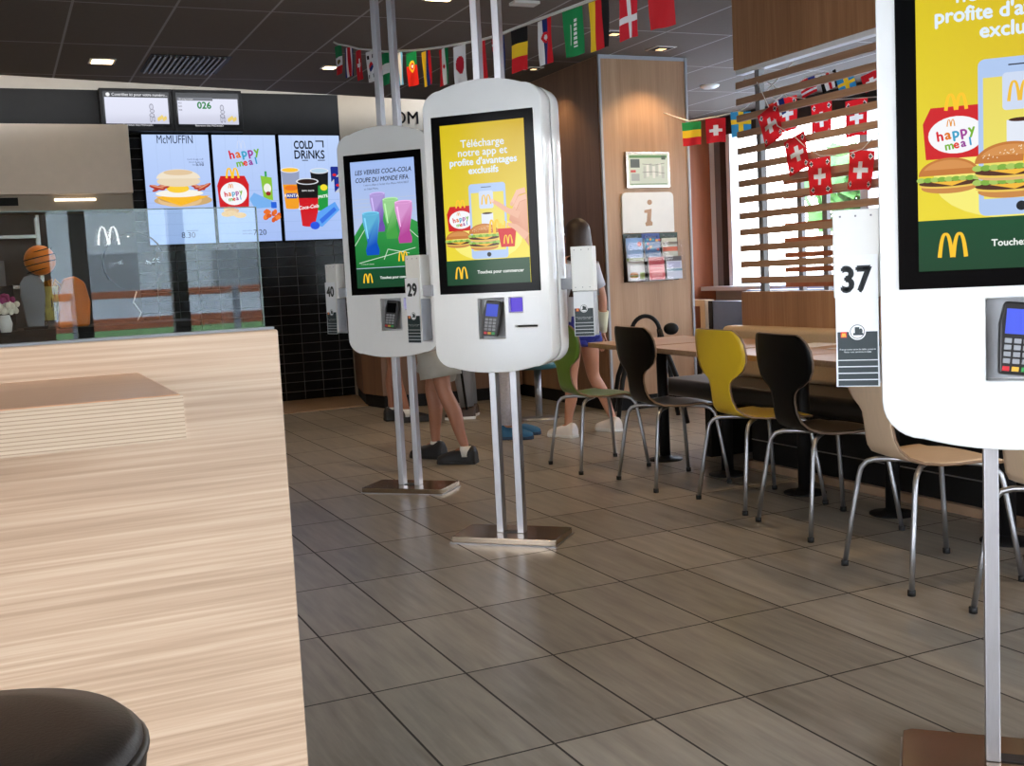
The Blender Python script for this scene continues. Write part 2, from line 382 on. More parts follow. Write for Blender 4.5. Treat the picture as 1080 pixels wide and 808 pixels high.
# back wall of the kitchen: black tiles, cream bulkhead, beige part on the right
sbox('wall_back_kitchen', mat('dark_kitchen_wall', (66, 62, 58), .5), -4.2, 1.29, BACK, BACK + .12, 0, 2.735)
sbox('wall_back', M_BLACKTILE, 1.29, 3.39, BACK, BACK + .12, 0, 2.735)
sbox('wall_back_bulkhead', M_CREAM, -4.2, 4.67, BACK, BACK + .12, 3.145, 3.6)
sbox('wall_back_fascia', M_BLACK, -4.2, 3.39, BACK - .03, BACK + .12, 2.735, 3.145)
sbox('wall_back_beige', M_BEIGEW, 3.39, 4.67, BACK - .02, BACK + .12, 0, 3.145)
sbox('wall_end', M_ORANGE, 4.67, 8.3, 11.66, 11.76, 0, CEIL)
sbox('wall_left', M_BEIGEW, -4.2, -4.1, 2.0, BACK, 0, 3.6)
sbox('wall_left_sill', M_CREAM, -4.2, -4.1, -3.2, 2.0, 0, .3)  # unseen window opening added in the left wall to let daylight onto the kiosks
sbox('wall_left_lintel', M_CREAM, -4.2, -4.1, -3.2, 2.0, 2.75, 3.0)
for _y in (-3.1, -1.4, .3, 1.92): sbox('window_3_post', M_FRAMEB, -4.19, -4.1, _y, _y + .08, .3, 2.75)
# broad wood-clad pillar block
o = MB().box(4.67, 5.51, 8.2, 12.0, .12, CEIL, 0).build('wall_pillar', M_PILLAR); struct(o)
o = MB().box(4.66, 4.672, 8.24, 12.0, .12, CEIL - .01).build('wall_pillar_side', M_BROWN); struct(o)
struct(MB().box(4.69, 5.49, 8.22, 12.0, 0, .12).build('baseboard_pillar', M_BLACK))
struct(MB().box(4.655, 4.675, 8.185, 8.205, .12, CEIL).box(5.5, 5.52, 8.185, 8.205, .12, CEIL).box(4.66, 5.515, 8.19, 8.2, CEIL - .03, CEIL).build('trim_1', M_GREYP))
sbox('trim_2', M_BEIGEF, -1.2, 3.39, 10.42, BACK, 0, .012)

# window wall on the right (x = WINX) and behind the camera (y = -3)
def win_wall_x(x, y0, y1, posts, sill=.9, top=2.75):
    struct(MB().box(x, x + .12, y0, y1, 0, sill).build('wall_right', M_CREAM))
    struct(MB().box(x, x + .12, y0, y1, top, CEIL).build('wall_right_lintel', M_FRAMEB))
    for i, (a, b, mt) in enumerate(posts): struct(MB().box(x - .03, x + .1, a, b, sill, top).build('window_%d_frame' % (i + 1), mt))
win_wall_x(WINX, -3.2, 11.98, [(11.56, 11.68, M_FRAMEW), (11.44, 11.56, M_GREY), (11.32, 11.44, M_FRAMEB), (11.24, 11.32, M_FRAMEW), (8.9, 9.02, M_FRAMEW), (6.3, 6.42, M_GREY), (3.6, 3.72, M_GREY), (.9, 1.02, M_GREY), (-1.8, -1.68, M_GREY)])
struct(MB().box(WINX + .03, WINX + .04, -3.2, 11.98, .9, 2.75).build('window_1', M_WIN))
struct(MB().box(WINX - .22, WINX + .0, -3, 11.98, .88, .93).build('trim_3', M_FRAMEW))
# behind the camera: glazed front with dark posts
YB = -3.0
struct(MB().box(-4.2, .30, YB - .12, YB, .28, 2.75).build('wall_front_left', M_BROWN))
struct(MB().box(-4.2, 8.3, YB - .12, YB, 0, .28).build('wall_front', M_CREAM))
struct(MB().box(-4.2, 8.3, YB - .12, YB, 2.75, CEIL).build('wall_front_lintel', M_FRAMEB))
for i, x in enumerate((.42, .98, 2.3, 3.7, 5.1, 6.6, 8.1)):
    struct(MB().box(x, x + .09, YB - .1, YB + .02, .28, 2.75).build('window_2_post', M_FRAMEB))
struct(MB().box(.30, 8.2, YB - .06, YB - .05, .28, 2.75).build('window_2', M_WIN))

# ================================================================== outdoors (seen through windows and in reflections)
M_ASPH = mat('pale_paving', (190, 188, 184), .8, var=.06); M_GRASS = mat('grass_green', (96, 130, 60), .9, var=.2, scale=4)
M_STUC = mat('white_stucco', (235, 235, 232), .8, var=.03); M_STUCG = mat('grey_render', (178, 180, 182), .8, var=.05)
tag(MB().box(-60, 90, -70, 80, -.3, -.12).build('paved_ground', M_ASPH), 'pale paved ground outside beyond the restaurant windows', 'ground')['kind'] = 'structure'
tag(MB().box(-20, 30, -37, -14, -.12, -.05).build('lawn', M_GRASS), 'green lawn strip outside, reflected in the counter glass', 'lawn')
def building(x0, x1, y0, y1, h, face, label):
    t = thing('building', label, 'building', ((x0 + x1) / 2, (y0 + y1) / 2, -.12))
    cx, cy = (x0 + x1) / 2, (y0 + y1) / 2
    MB().box(x0 - cx, x1 - cx, y0 - cy, y1 - cy, 0, h).build('wall', M_STUCG if face == 'y' else M_STUC, t, bevel=.05)
    MB().box(x0 - cx - .3, x1 - cx + .3, y0 - cy - .3, y1 - cy + .3, h, h + .3).build('roof', M_GREY, t)
    n = 7
    for k in range(n):
        if face == 'y': a = x0 + (x1 - x0) * (k + .3) / n - cx; b = a + (x1 - x0) * .4 / n; MB().box(a, b, y1 - cy, y1 - cy + .06, 1.2, 2.8).build('window', M_GREY, t)
        else: a = y0 + (y1 - y0) * (k + .3) / n - cy; b = a + (y1 - y0) * .4 / n; MB().box(x0 - cx - .06, x0 - cx, a, b, 1.2, 2.8).build('window', M_GREY, t)
building(-12, 20, -46, -40, 7, 'y', 'long pale grey building across the lawn, mirrored in the counter glass')
building(26, 32, 4, 30, 4.5, 'x', 'white building outside beyond the slatted partition')
# terrace railings of brown boards (mirrored in the counter glass)
def railing(x0, x1, y, label):
    t = thing('terrace_railing', label, 'railing', ((x0 + x1) / 2, y, -.12)); hw = (x1 - x0) / 2
    for z, zz in ((1.28, 1.355), (.96, 1.08)): MB().box(-hw, hw, -.03, .03, z, zz).build('board', M_ORANGE, t, bevel=.008)
    for k in range(int(hw * 2 / 1.6) + 1): MB().box(-hw + k * 1.6 - .03, -hw + k * 1.6 + .03, .035, .09, 0, 1.35).build('post', M_GREY, t)
railing(-2.5, 7.5, -8.0, 'brown board terrace railing behind the camera, mirrored in the counter glass')
for i, (x, y, h) in enumerate(((22, 12, 5), (20, 22, 4.2), (17, 27, 5.5))):
    t = thing('tree', 'leafy green tree outside beyond the right-hand windows', 'tree', (x, y, -.12), 0, 'trees outside')
    MB().tube([(0, 0, 0), (.1, 0, h * .3), (0, .1, h * .55)], [.2, .15, .1]).build('trunk', M_DARKCAB, t)
    mb = MB(); rr = random.Random(i)
    for k in range(260):
        a, b, r = rr.uniform(0, 2 * pi), rr.uniform(-1, 1), rr.uniform(.5, 1)
        c = Vector((cos(a) * sqrt(1 - b * b) * r * h * .34, sin(a) * sqrt(1 - b * b) * r * h * .34, h * .7 + b * r * h * .3)); q = h * .07
        u = Vector((rr.uniform(-1, 1), rr.uniform(-1, 1), rr.uniform(-1, 1))).normalized(); v = u.orthogonal().normalized()
        mb.add([c + u * q, c + v * q, c - u * q, c - v * q], [(0, 1, 2, 3)])
    mb.build('foliage', mat('leaves_%d' % i, (84, 128, 62), .8, var=.3, scale=3), t)
# ================================================================== pictures shown on the screens
ARCH = (255, 199, 44)
def happy(p, cx, cy, s, tilt=8):
    for i, (ch, c) in enumerate(zip('happy', ((214, 40, 50), (226, 120, 30), (60, 160, 200), (160, 60, 150), (120, 180, 50)))):
        p.text(ch, cx + (i - 2) * s * .62, cy + (i - 2) * s * .1, s * 1.15, c, .03, rot=tilt)
    for i, (ch, c) in enumerate(zip('meal', ((120, 180, 50), (226, 60, 40), (150, 60, 150), (60, 150, 200)))):
        p.text(ch, cx + s * .3 + (i - 1.5) * s * .55, cy - s * .85 + (i - 1.5) * s * .08, s * .95, c, .03, rot=tilt)
def meal_box(p, x, y, w, h):
    p.poly([(x + w * .12, y + h), (x + w * .88, y + h), (x + w, y + h * .72), (x + w * .95, y), (x + w * .04, y), (x, y + h * .7)], (206, 32, 38))
    p.arches(x + w * .5, y + h * .93, h * .3, ARCH, 1.3, .2)
    p.ell(x + w * .5, y + h * .45, w * .42, h * .36, (245, 245, 248)); p.arches(x + w * .42, y + h * .62, h * .13, (230, 150, 30))
    happy(p, x + w * .5, y + h * .4, w * .19)
def burger(p, cx, y, w, double=False, seeds=True):
    h = w * .2
    p.ell(cx, y + h * .55, w * .46, h * .55, (202, 138, 72)); z = y + h * .75
    for k in range(2 if double else 1):
        p.ell(cx, z, w * .49, h * .3, (238, 200, 90)); p.ell(cx, z + h * .18, w * .5, h * .32, (84, 48, 30))
        p.poly([(cx - w * .3, z + h * .3), (cx + w * .3, z + h * .3), (cx + w * .05, z - h * .1)], (244, 186, 60))
        for i in range(9): p.ell(cx + (i - 4) * w * .115, z + h * .5, w * .075, h * .22, (128, 176, 66) if i % 2 else (168, 200, 96))
        z += h * .85
        if double and k == 0: p.ell(cx, z, w * .46, h * .3, (224, 178, 116)); z += h * .2
    p.ell(cx, z, w * .5, h * 1.5, (196, 122, 56), 0, 180); p.ell(cx, z + h * .1, w * .44, h * 1.2, (214, 146, 80), 20, 160)
    if seeds:
        r = random.Random(2)
        for i in range(26): a = r.uniform(20, 160); q = r.uniform(.35, .95); p.ell(cx + cos(radians(a)) * w * .44 * q, z + sin(radians(a)) * h * 1.3 * q, w * .013, w * .007, (246, 226, 190), rot=r.uniform(0, 90), n=8)
def footer(p, W, fh):
    p.rect(0, 0, W, fh, (22, 66, 40), (18, 74, 44)); p.arches(W * .175, fh * .26, fh * .46, ARCH)
    p.text('Touchez pour commencer', W * .37, fh * .44, fh * .185, (235, 240, 235), .025, 'l', wide=1.0)
def ad_phone():
    p = Pic(); W, H = .392, .70; X = lambda f: f * W; Y = lambda f: H * (1 - f)
    p.poly([(0, 0), (W, 0), (W, H), (0, H)], None, [(240, 222, 60), (246, 232, 90), (205, 170, 22), (214, 190, 20)])
    p.ell(X(.5), Y(.72), W * .42, H * .13, (246, 236, 120))
    for t, f, b in (('Télécharge', .145, 0), ('notre app et', .20, 0), ("profite d'avantages", .255, .035), ('exclusifs', .31, .035)):
        p.text(t, X(.5), Y(f), .046 if not b else .042, (222, 236, 250), .012 + b * .5)
    meal_box(p, X(.03), Y(.66), W * .34, H * .155)
    p.rrect(X(.31), Y(.84), W * .44, H * .465, .014, (176, 200, 238)); p.rect(X(.335), Y(.79), W * .39, H * .36, (236, 226, 110), (232, 216, 96))
    p.rect(X(.46), Y(.40), W * .12, H * .004, (50, 50, 60))
    p.rrect(X(.43), Y(.53), W * .17, H * .11, .008, (206, 218, 240)); p.arches(X(.515), Y(.505), .04, (240, 190, 60))
    p.rect(X(.45), Y(.65), W * .14, H * .09, (226, 232, 244)); p.ell(X(.52), Y(.56), W * .06, H * .006, (70, 36, 24))
    p.ell(X(.52), Y(.815), .010, .010, (30, 34, 40))
    burger(p, X(.16), Y(.765), W * .31, seeds=False); burger(p, X(.47), Y(.79), W * .36, True)
    # fries carton
    p.arches(X(.60), Y(.69), H * .085, ARCH, .8)
    for i in range(9): p.stroke([(X(.66 + i * .021), Y(.70)), (X(.645 + i * .028), Y(.615 + .012 * (i % 3)))], .008, (250, 206, 70))
    p.poly([(X(.64), Y(.66)), (X(.86), Y(.66)), (X(.83), Y(.775)), (X(.67), Y(.775))], (210, 28, 34)); p.arches(X(.755), Y(.755), .036, ARCH)
    # pointing hand
    sk = (232, 178, 150); sk2 = (216, 150, 122)
    p.poly([(X(1), Y(.45)), (X(.90), Y(.52)), (X(.80), Y(.56)), (X(.78), Y(.61)), (X(.86), Y(.66)), (X(1), Y(.78))], None, [sk, sk, sk, sk2, sk2, sk2])
    p.stroke([(X(.585), Y(.485)), (X(.66), Y(.51)), (X(.76), Y(.55)), (X(.90), Y(.585))], [.013, .020, .023, .03], sk); p.ell(X(.588), Y(.485), .0085, .007, (244, 204, 188), rot=-20)
    for a, b_, c in (((.985, .435), (.90, .445), (.82, .515)), ((.99, .475), (.915, .485), (.845, .545))): p.stroke([(X(q[0]), Y(q[1])) for q in (a, b_, c)], [.024, .024, .017], (238, 188, 162)); p.ell(X(c[0]), Y(c[1]), .008, .009, sk); p.stroke([(X(a[0] - .005), Y(a[1] + .018)), (X(b_[0]), Y(b_[1] + .020)), (X(c[0] + .02), Y(c[1] + .012))], .0025, sk2)
    p.stroke([(X(.765), Y(.635)), (X(.85), Y(.655)), (X(.98), Y(.72))], [.014, .024, .034], sk); p.stroke([(X(.80), Y(.612)), (X(.90), Y(.63))], .003, sk2)
    footer(p, W, H * .155); return p
def glassware(p, cx, y, h, w, c, c2):
    P = [(-.36, 0), (.36, 0), (.40, .12), (.28, .3), (.36, .5), (.5, .8), (.5, 1), (-.5, 1), (-.5, .8), (-.36, .5), (-.28, .3), (-.40, .12)]
    p.poly([(cx + a * w, y + b * h) for a, b in P], None, [c2 if b < .4 else c for a, b in P])
    p.ell(cx, y + h, w * .5, h * .045, tuple(min(255, x + 35) for x in c)); p.ell(cx, y + h * .99, w * .42, h * .03, c)
    p.poly([(cx - .42 * w, y + .9 * h), (cx - .32 * w, y + .9 * h), (cx - .2 * w, y + .4 * h), (cx - .26 * w, y + .4 * h)], tuple(min(255, x + 40) for x in c))
    p.ell(cx, y + h * .06, w * .36, h * .06, c2)
def ad_glasses():
    p = Pic(); W, H = .392, .70; X = lambda f: f * W; Y = lambda f: H * (1 - f)
    p.rect(0, 0, W, H, (196, 206, 226), (160, 186, 238))
    for k in range(6): p.rect(0, Y(.30 + .03 * k), W, H * .004, (186, 196, 218))
    p.fit('LES VERRES COCA-COLA', X(.07), X(.95), Y(.105), Y(.068), (22, 26, 40), .014, .2); p.fit('COUPE DU MONDE FIFA.', X(.07), X(.91), Y(.165), Y(.128), (22, 26, 40), .014, .2)
    p.text('1 verre offert à l\'achat d\'un Menu MAXI BEST', X(.2), Y(.195), .015, (60, 70, 90), 0, 'l'); p.text('ou Salad Menu.', X(.2), Y(.225), .015, (60, 70, 90), 0, 'l')
    p.poly([(0, Y(.84)), (X(1), Y(.84)), (X(1), Y(.50)), (X(.55), Y(.37)), (X(.22), Y(.42)), (0, Y(.58))], None, [(24, 110, 50), (28, 120, 52), (50, 150, 70), (64, 164, 84), (60, 158, 80), (40, 140, 64)])
    for a, b in (((.0, .66), (.30, .44)), ((.05, .80), (.95, .70)), ((.6, .42), (1, .62)), ((.45, .78), (.52, .70)), ((.52, .70), (.85, .74))): p.stroke([(X(a[0]), Y(a[1])), (X(b[0]), Y(b[1]))], .0035, (214, 236, 216))
    glassware(p, X(.40), Y(.56), H * .30, W * .24, (172, 152, 214), (110, 80, 170)); glassware(p, X(.60), Y(.62), H * .31, W * .24, (150, 208, 140), (70, 160, 70))
    glassware(p, X(.80), Y(.66), H * .32, W * .27, (214, 150, 206), (178, 70, 150)); glassware(p, X(.28), Y(.74), H * .33, W * .27, (96, 178, 214), (10, 80, 190))
    p.arches(X(.75), Y(.80), .05, ARCH); p.text('© 2018 offre limitée', X(.08), Y(.815), .010, (210, 226, 210), 0, 'l')
    footer(p, W, H * .155); return p
def menu_bg(p, W, H):
    p.rect(0, 0, W, H, (164, 188, 240), (190, 212, 252))
    for k in range(1, 5): p.rect(W * k / 5, H * .56, .004, H * .44, (176, 198, 240))
    for k in range(5): p.rect(0, H * (.08 + .1 * k), W, .004, (156, 178, 228))
def menu_muffin():
    p = Pic(.0002); W, H = .63, 1.06; menu_bg(p, W, H); k = (36, 44, 74)
    p.fit('McMUFFIN', W * .22, W * .76, H * .92, H * .995, k)
    for i in range(3): p.text('bacon & egg muffin'[:16 - i * 2], W * .9, H * (.77 - .025 * i), .022, (90, 100, 140), 0, 'r')
    p.text('5.10', W * .9, H * .715, .045, k, 0, 'r')
    p.ell(W * .55, H * .40, W * .44, H * .055, (206, 170, 116)); p.ell(W * .5, H * .40, W * .33, H * .06, (226, 190, 140)); p.ell(W * .5, H * .42, W * .31, H * .045, (204, 158, 98))
    p.poly([(W * .12, H * .44), (W * .96, H * .44), (W * .62, H * .37), (W * .5, H * .35), (W * .36, H * .38)], (248, 186, 42))
    p.ell(W * .5, H * .465, W * .36, H * .035, (246, 242, 232)); p.ell(W * .48, H * .51, W * .17, H * .04, (250, 206, 60))
    for sx, a in ((.2, 30), (.24, 10), (.17, -15), (.78, -20), (.84, 10), (.88, 28)): p.ell(W * sx, H * .52, W * .12, H * .018, (176, 58, 44), rot=a); p.ell(W * sx, H * .528, W * .1, H * .007, (226, 150, 120), rot=a)
    p.ell(W * .5, H * .575, W * .33, H * .05, (232, 214, 184)); p.ell(W * .5, H * .60, W * .33, H * .085, (240, 226, 202), 0, 180); p.ell(W * .5, H * .655, W * .22, H * .025, (226, 198, 160))
    p.text('8.30', W * .585, H * .055, .08, k, 0); p.stroke([(W * .56, H * .12), (W * .74, H * .12)], .004, k); return p
def menu_happy():
    p = Pic(.0002); W, H = .63, 1.06; menu_bg(p, W, H); p.arches(W * .45, H * .875, .075, (206, 218, 246), 1.1, .1); happy(p, W * .5, H * .80, .1, 10)
    meal_box(p, W * .03, H * .32, W * .5, H * .30)
    p.poly([(W * .72, H * .62), (W * .90, H * .60), (W * .90, H * .385), (W * .75, H * .40)], (140, 196, 60)); p.rect(W * .79, H * .61, W * .035, H * .05, (60, 160, 90)); p.ell(W * .82, H * .50, W * .06, H * .045, (240, 240, 230)); p.ell(W * .83, H * .45, W * .04, H * .02, (150, 40, 40))
    p.poly([(W * .52, H * .40), (W * .60, H * .46), (W * .88, H * .38), (W * .88, H * .32), (W * .60, H * .31)], (120, 176, 238)); p.rrect(W * .86, H * .31, W * .09, H * .06, .01, (40, 100, 220))
    r = random.Random(5)
    for i in range(16): p.ell(W * r.uniform(.74, .98), H * r.uniform(.20, .28), .028, .02, r.choice([(232, 110, 40), (240, 130, 50), (214, 90, 30)]), rot=r.uniform(0, 90))
    for i in range(6): p.ell(W * r.uniform(.12, .4), H * r.uniform(.25, .31), .06, .028, r.choice([(226, 168, 96), (236, 190, 120)]))
    p.text('7.20', W * .65, H * .06, .08, (36, 44, 74), 0)
    for i in range(2): p.text('menu enfant', W * .45, H * (.1 - .03 * i), .02, (90, 100, 140)); 
    return p
def cup(p, cx, y, w, h, top, body, lid, band):
    p.poly([(cx - w * .36, y), (cx + w * .36, y), (cx + w * .5, y + h), (cx - w * .5, y + h)], body); p.ell(cx, y, w * .36, h * .035, body, 180, 360)
    p.poly([(cx - w * .445, y + h * .62), (cx + w * .445, y + h * .62), (cx + w * .5, y + h), (cx - w * .5, y + h)], band); p.ell(cx, y + h, w * .52, h * .075, (225, 228, 235)); p.ell(cx, y + h, w * .45, h * .055, lid)
def menu_drinks():
    p = Pic(.0002); W, H = .63, 1.06; menu_bg(p, W, H); k = (16, 18, 28)
    p.fit('COLD', W * .24, W * .56, H * .87, H * .95, k, .03); p.fit('DRiNKS', W * .24, W * .74, H * .775, H * .86, k, .02)
    p.stroke([(W * .60, H * .945), (W * .725, H * .945)], .013, k); p.stroke([(W * .725, H * .951), (W * .725, H * .885)], .013, k); p.rect(W * .36, H * .758, W * .10, .008, k); p.rect(W * .62, H * .758, W * .12, .008, k)
    cup(p, W * .15, H * .31, W * .30, H * .36, 0, (242, 160, 36), (250, 196, 60), (150, 160, 190)); p.ell(W * .15, H * .5, W * .11, H * .025, (236, 120, 30)); p.rrect(W * .06, H * .40, W * .18, H * .05, .01, (30, 60, 150)); p.text('FANTA', W * .15, H * .412, .045, (250, 250, 250), .015)
    cup(p, W * .63, H * .29, W * .30, H * .37, 0, (30, 150, 60), (180, 210, 230), (20, 24, 26)); p.ell(W * .69, H * .50, W * .06, H * .03, (240, 220, 50)); p.text('SPRITE', W * .655, H * .40, .042, (245, 250, 245), .025, rot=8)
    cup(p, W * .42, H * .14, W * .36, H * .42, 0, (206, 22, 32), (40, 24, 20), (24, 20, 20)); p.text('zero sucre', W * .42, H * .465, .030, (240, 240, 240), .01); p.text('Coca-Cola', W * .42, H * .30, .050, (250, 250, 250), .02, shear=.3, rot=6)
    for x, y in ((.88, .55), (.93, .45)): p.rrect(W * (x - .06), H * y, W * .13, H * .15, .012, (26, 46, 140)); p.poly([(W * (x - .06), H * y), (W * (x + .07), H * (y + .08)), (W * (x + .07), H * y)], (196, 202, 214)); p.ell(W * x, H * (y + .07), .02, .014, (220, 40, 40))
    p.poly([(W * .50, H * .14), (W * .56, H * .26), (W * .86, H * .36), (W * .93, H * .28), (W * .62, H * .12)], (90, 160, 240)); p.poly([(W * .58, H * .19), (W * .84, H * .31), (W * .88, H * .28), (W * .62, H * .15)], (50, 110, 226)); p.ell(W * .50, H * .135, .05, .04, (30, 80, 220)); return p
def queue_pic(kind):
    p = Pic(.0002); W, H = .60, .33
    p.rect(0, 0, W, H, (14, 14, 16)); p.rect(.012, .03, W - .024, H - .085, (206, 208, 226), (214, 216, 234))
    if kind == 0: p.ell(.045, H - .03, .018, .018, (230, 230, 230)); p.text('Contrôlez ici pour votre numéro...', .08, H - .04, .036, (235, 235, 240), .01, 'l')
    else:
        p.rect(.012, H - .075, W * .56, .03, (90, 92, 100)); p.text('En préparation', .03, H - .068, .022, (220, 220, 220), 0, 'l'); p.text('026', W * .44, H * .55, .09, (28, 128, 60), .03)
        for i, t in enumerate(('033', '049', '058')): p.text(t, .02, H * (.68 - .1 * i), .022, (90, 90, 100), .005, 'l')
    x = W * .72; g = (130, 130, 146)
    for a, b, c, d in ((0, .19, .02, .03), (.005, .15, .022, .018), (.0, .11, .024, .022), (-.01, .075, .012, .03), (.02, .075, .01, .026)): p.ell(x + a, b, c, d, g); p.ell(x + a, b, c * .7, d * .7, (196, 198, 216))
    for i in range(5): p.ell(x + .06 + .016 * i, .075 + .01 * (i % 3), .012, .02, (232, 204, 110))
    p.text("Bienvenue chez McDonald's", W * .5, .010, .024, (225, 225, 230), .008); return p
def card_pic(num, back=False):
    p = Pic(); W, H = .092, .285
    p.rect(0, 0, W, .187 if back else H, (236, 238, 240))
    if not back: p.text(num, W * .5, H * .72, .078, (26, 34, 38), .04, wide=.86)
    p.rect(.003, .165 * H, W - .006, H * .235, (28, 44, 48)); p.rect(.010, H * .355, .013, .013, (226, 50, 30)); p.arches(.0165, H * .36, .008, (250, 200, 60), 1, .2)
    p.ell(W * .5, H * .40, .0185, .0185, (236, 238, 240)); p.ell(W * .5, H * .40, .016, .016, (28, 44, 48)); p.ell(W * .5, H * .40, .0145, .0145, (236, 238, 240))
    p.rect(W * .44, H * .38, .010, .016, (28, 44, 48)); p.rect(W * .40, H * .372, .022, .005, (28, 44, 48)); p.ell(W * .58, H * .405, .004, .006, (28, 44, 48))
    p.text('Prenez votre carte de table, posez-la', W * .5, H * .255, .0052, (220, 225, 225), 0); p.text('Nous vous servirons à table', W * .5, H * .235, .0052, (220, 225, 225), 0)
    for k in range(4): p.rect(-.001, H * (.135 - .052 * k) - .004, W + .002, .0165, (214, 218, 222)); p.rect(.003, H * (.135 - .052 * k) - .002, W - .006, .0125, (28, 44, 48))
    return p

# ================================================================== kiosks
def outline(hw, z0, z1, zc0, zc1, r, n=7):
    # closed outline with bulging top and bottom edges and rounded corners
    P = []
    ft = lambda s: z1 - (z1 - zc1) * (abs(s) / hw) ** 2.2; fb = lambda s: z0 + (zc0 - z0) * (abs(s) / hw) ** 2.2
    s0 = hw - r
    for i in range(n): a = pi / 2 * i / n; P.append((s0 + r * cos(a), ft(s0) - r + r * sin(a)))
    for i in range(15): s = s0 - 2 * s0 * i / 14; P.append((s, ft(s)))
    for i in range(1, n + 1): a = pi / 2 + pi / 2 * i / n; P.append((-s0 + r * cos(a), ft(s0) - r + r * sin(a)))
    for i in range(n): a = pi + pi / 2 * i / n; P.append((-s0 + r * cos(a), fb(s0) + r + r * sin(a)))
    for i in range(15): s = -s0 + 2 * s0 * i / 14; P.append((s, fb(s)))
    for i in range(1, n + 1): a = 1.5 * pi + pi / 2 * i / n; P.append((s0 + r * cos(a), fb(s0) + r + r * sin(a)))
    return P
def cut(o, boxes):
    # cut recesses into the shell and bake the result
    cs = []
    for b in boxes:
        c = MB().box(*b).build('cutter', M_NICHE, o.parent); q = o.modifiers.new('cut', 'BOOLEAN'); q.operation = 'DIFFERENCE'; q.object = c; q.solver = 'EXACT'; cs.append(c)
    bpy.context.view_layer.update()
    me = bpy.data.meshes.new_from_object(o.evaluated_get(bpy.context.evaluated_depsgraph_get()))
    o.modifiers.clear(); o.data = me
    for c in cs: bpy.data.objects.remove(c)
M_KEY = mat('grey_keys', (150, 152, 156), .4); M_BLUELCD = emit('blue_lcd', (50, 66, 170), .6); M_PURPLE = emit('violet_scanner_light', (70, 50, 160), .9)
M_REDK = mat('red_key', (210, 40, 50), .4); M_YELK = mat('yellow_key', (230, 180, 60), .4); M_GRNK = mat('green_key', (60, 160, 80), .4)
def card_reader(kiosk, c, sg, lcd):
    r = MB().prism([(-.032, -.078), (.032, -.078), (.036, -.03), (.04, .03), (.034, .078), (-.034, .078), (-.04, .03), (-.036, -.03)], -.022, .012, 'y').build('card_reader', M_DARKP, kiosk, bevel=.006)
    r.location = c; r.rotation_euler = (radians(-10), radians(6), radians(0 if sg > 0 else 180))
    MB().box(-.027, .027, -.0245, -.021, .008, .062).build('reader_screen', M_BLUELCD if lcd else M_BLACKGLOSS, r)
    mb = MB()
    for i in range(3):
        for j in range(4): mb.box(-.026 + i * .0185, -.012 + i * .0185, -.0265, -.021, -.012 - j * .0145, -.0015 - j * .0145)
    mb.build('keypad', M_KEY, r, bevel=.001)
    for i, mt in enumerate((M_REDK, M_YELK, M_GRNK)): MB().box(-.026 + i * .0185, -.012 + i * .0185, -.0265, -.021, -.072, -.062).build('function_key', mt, r, bevel=.001)
    MB().tube([(0, .012, .06), (.01, .03, .03), (0, .04, -.02)], .004).build('cable', M_DARKP, r)
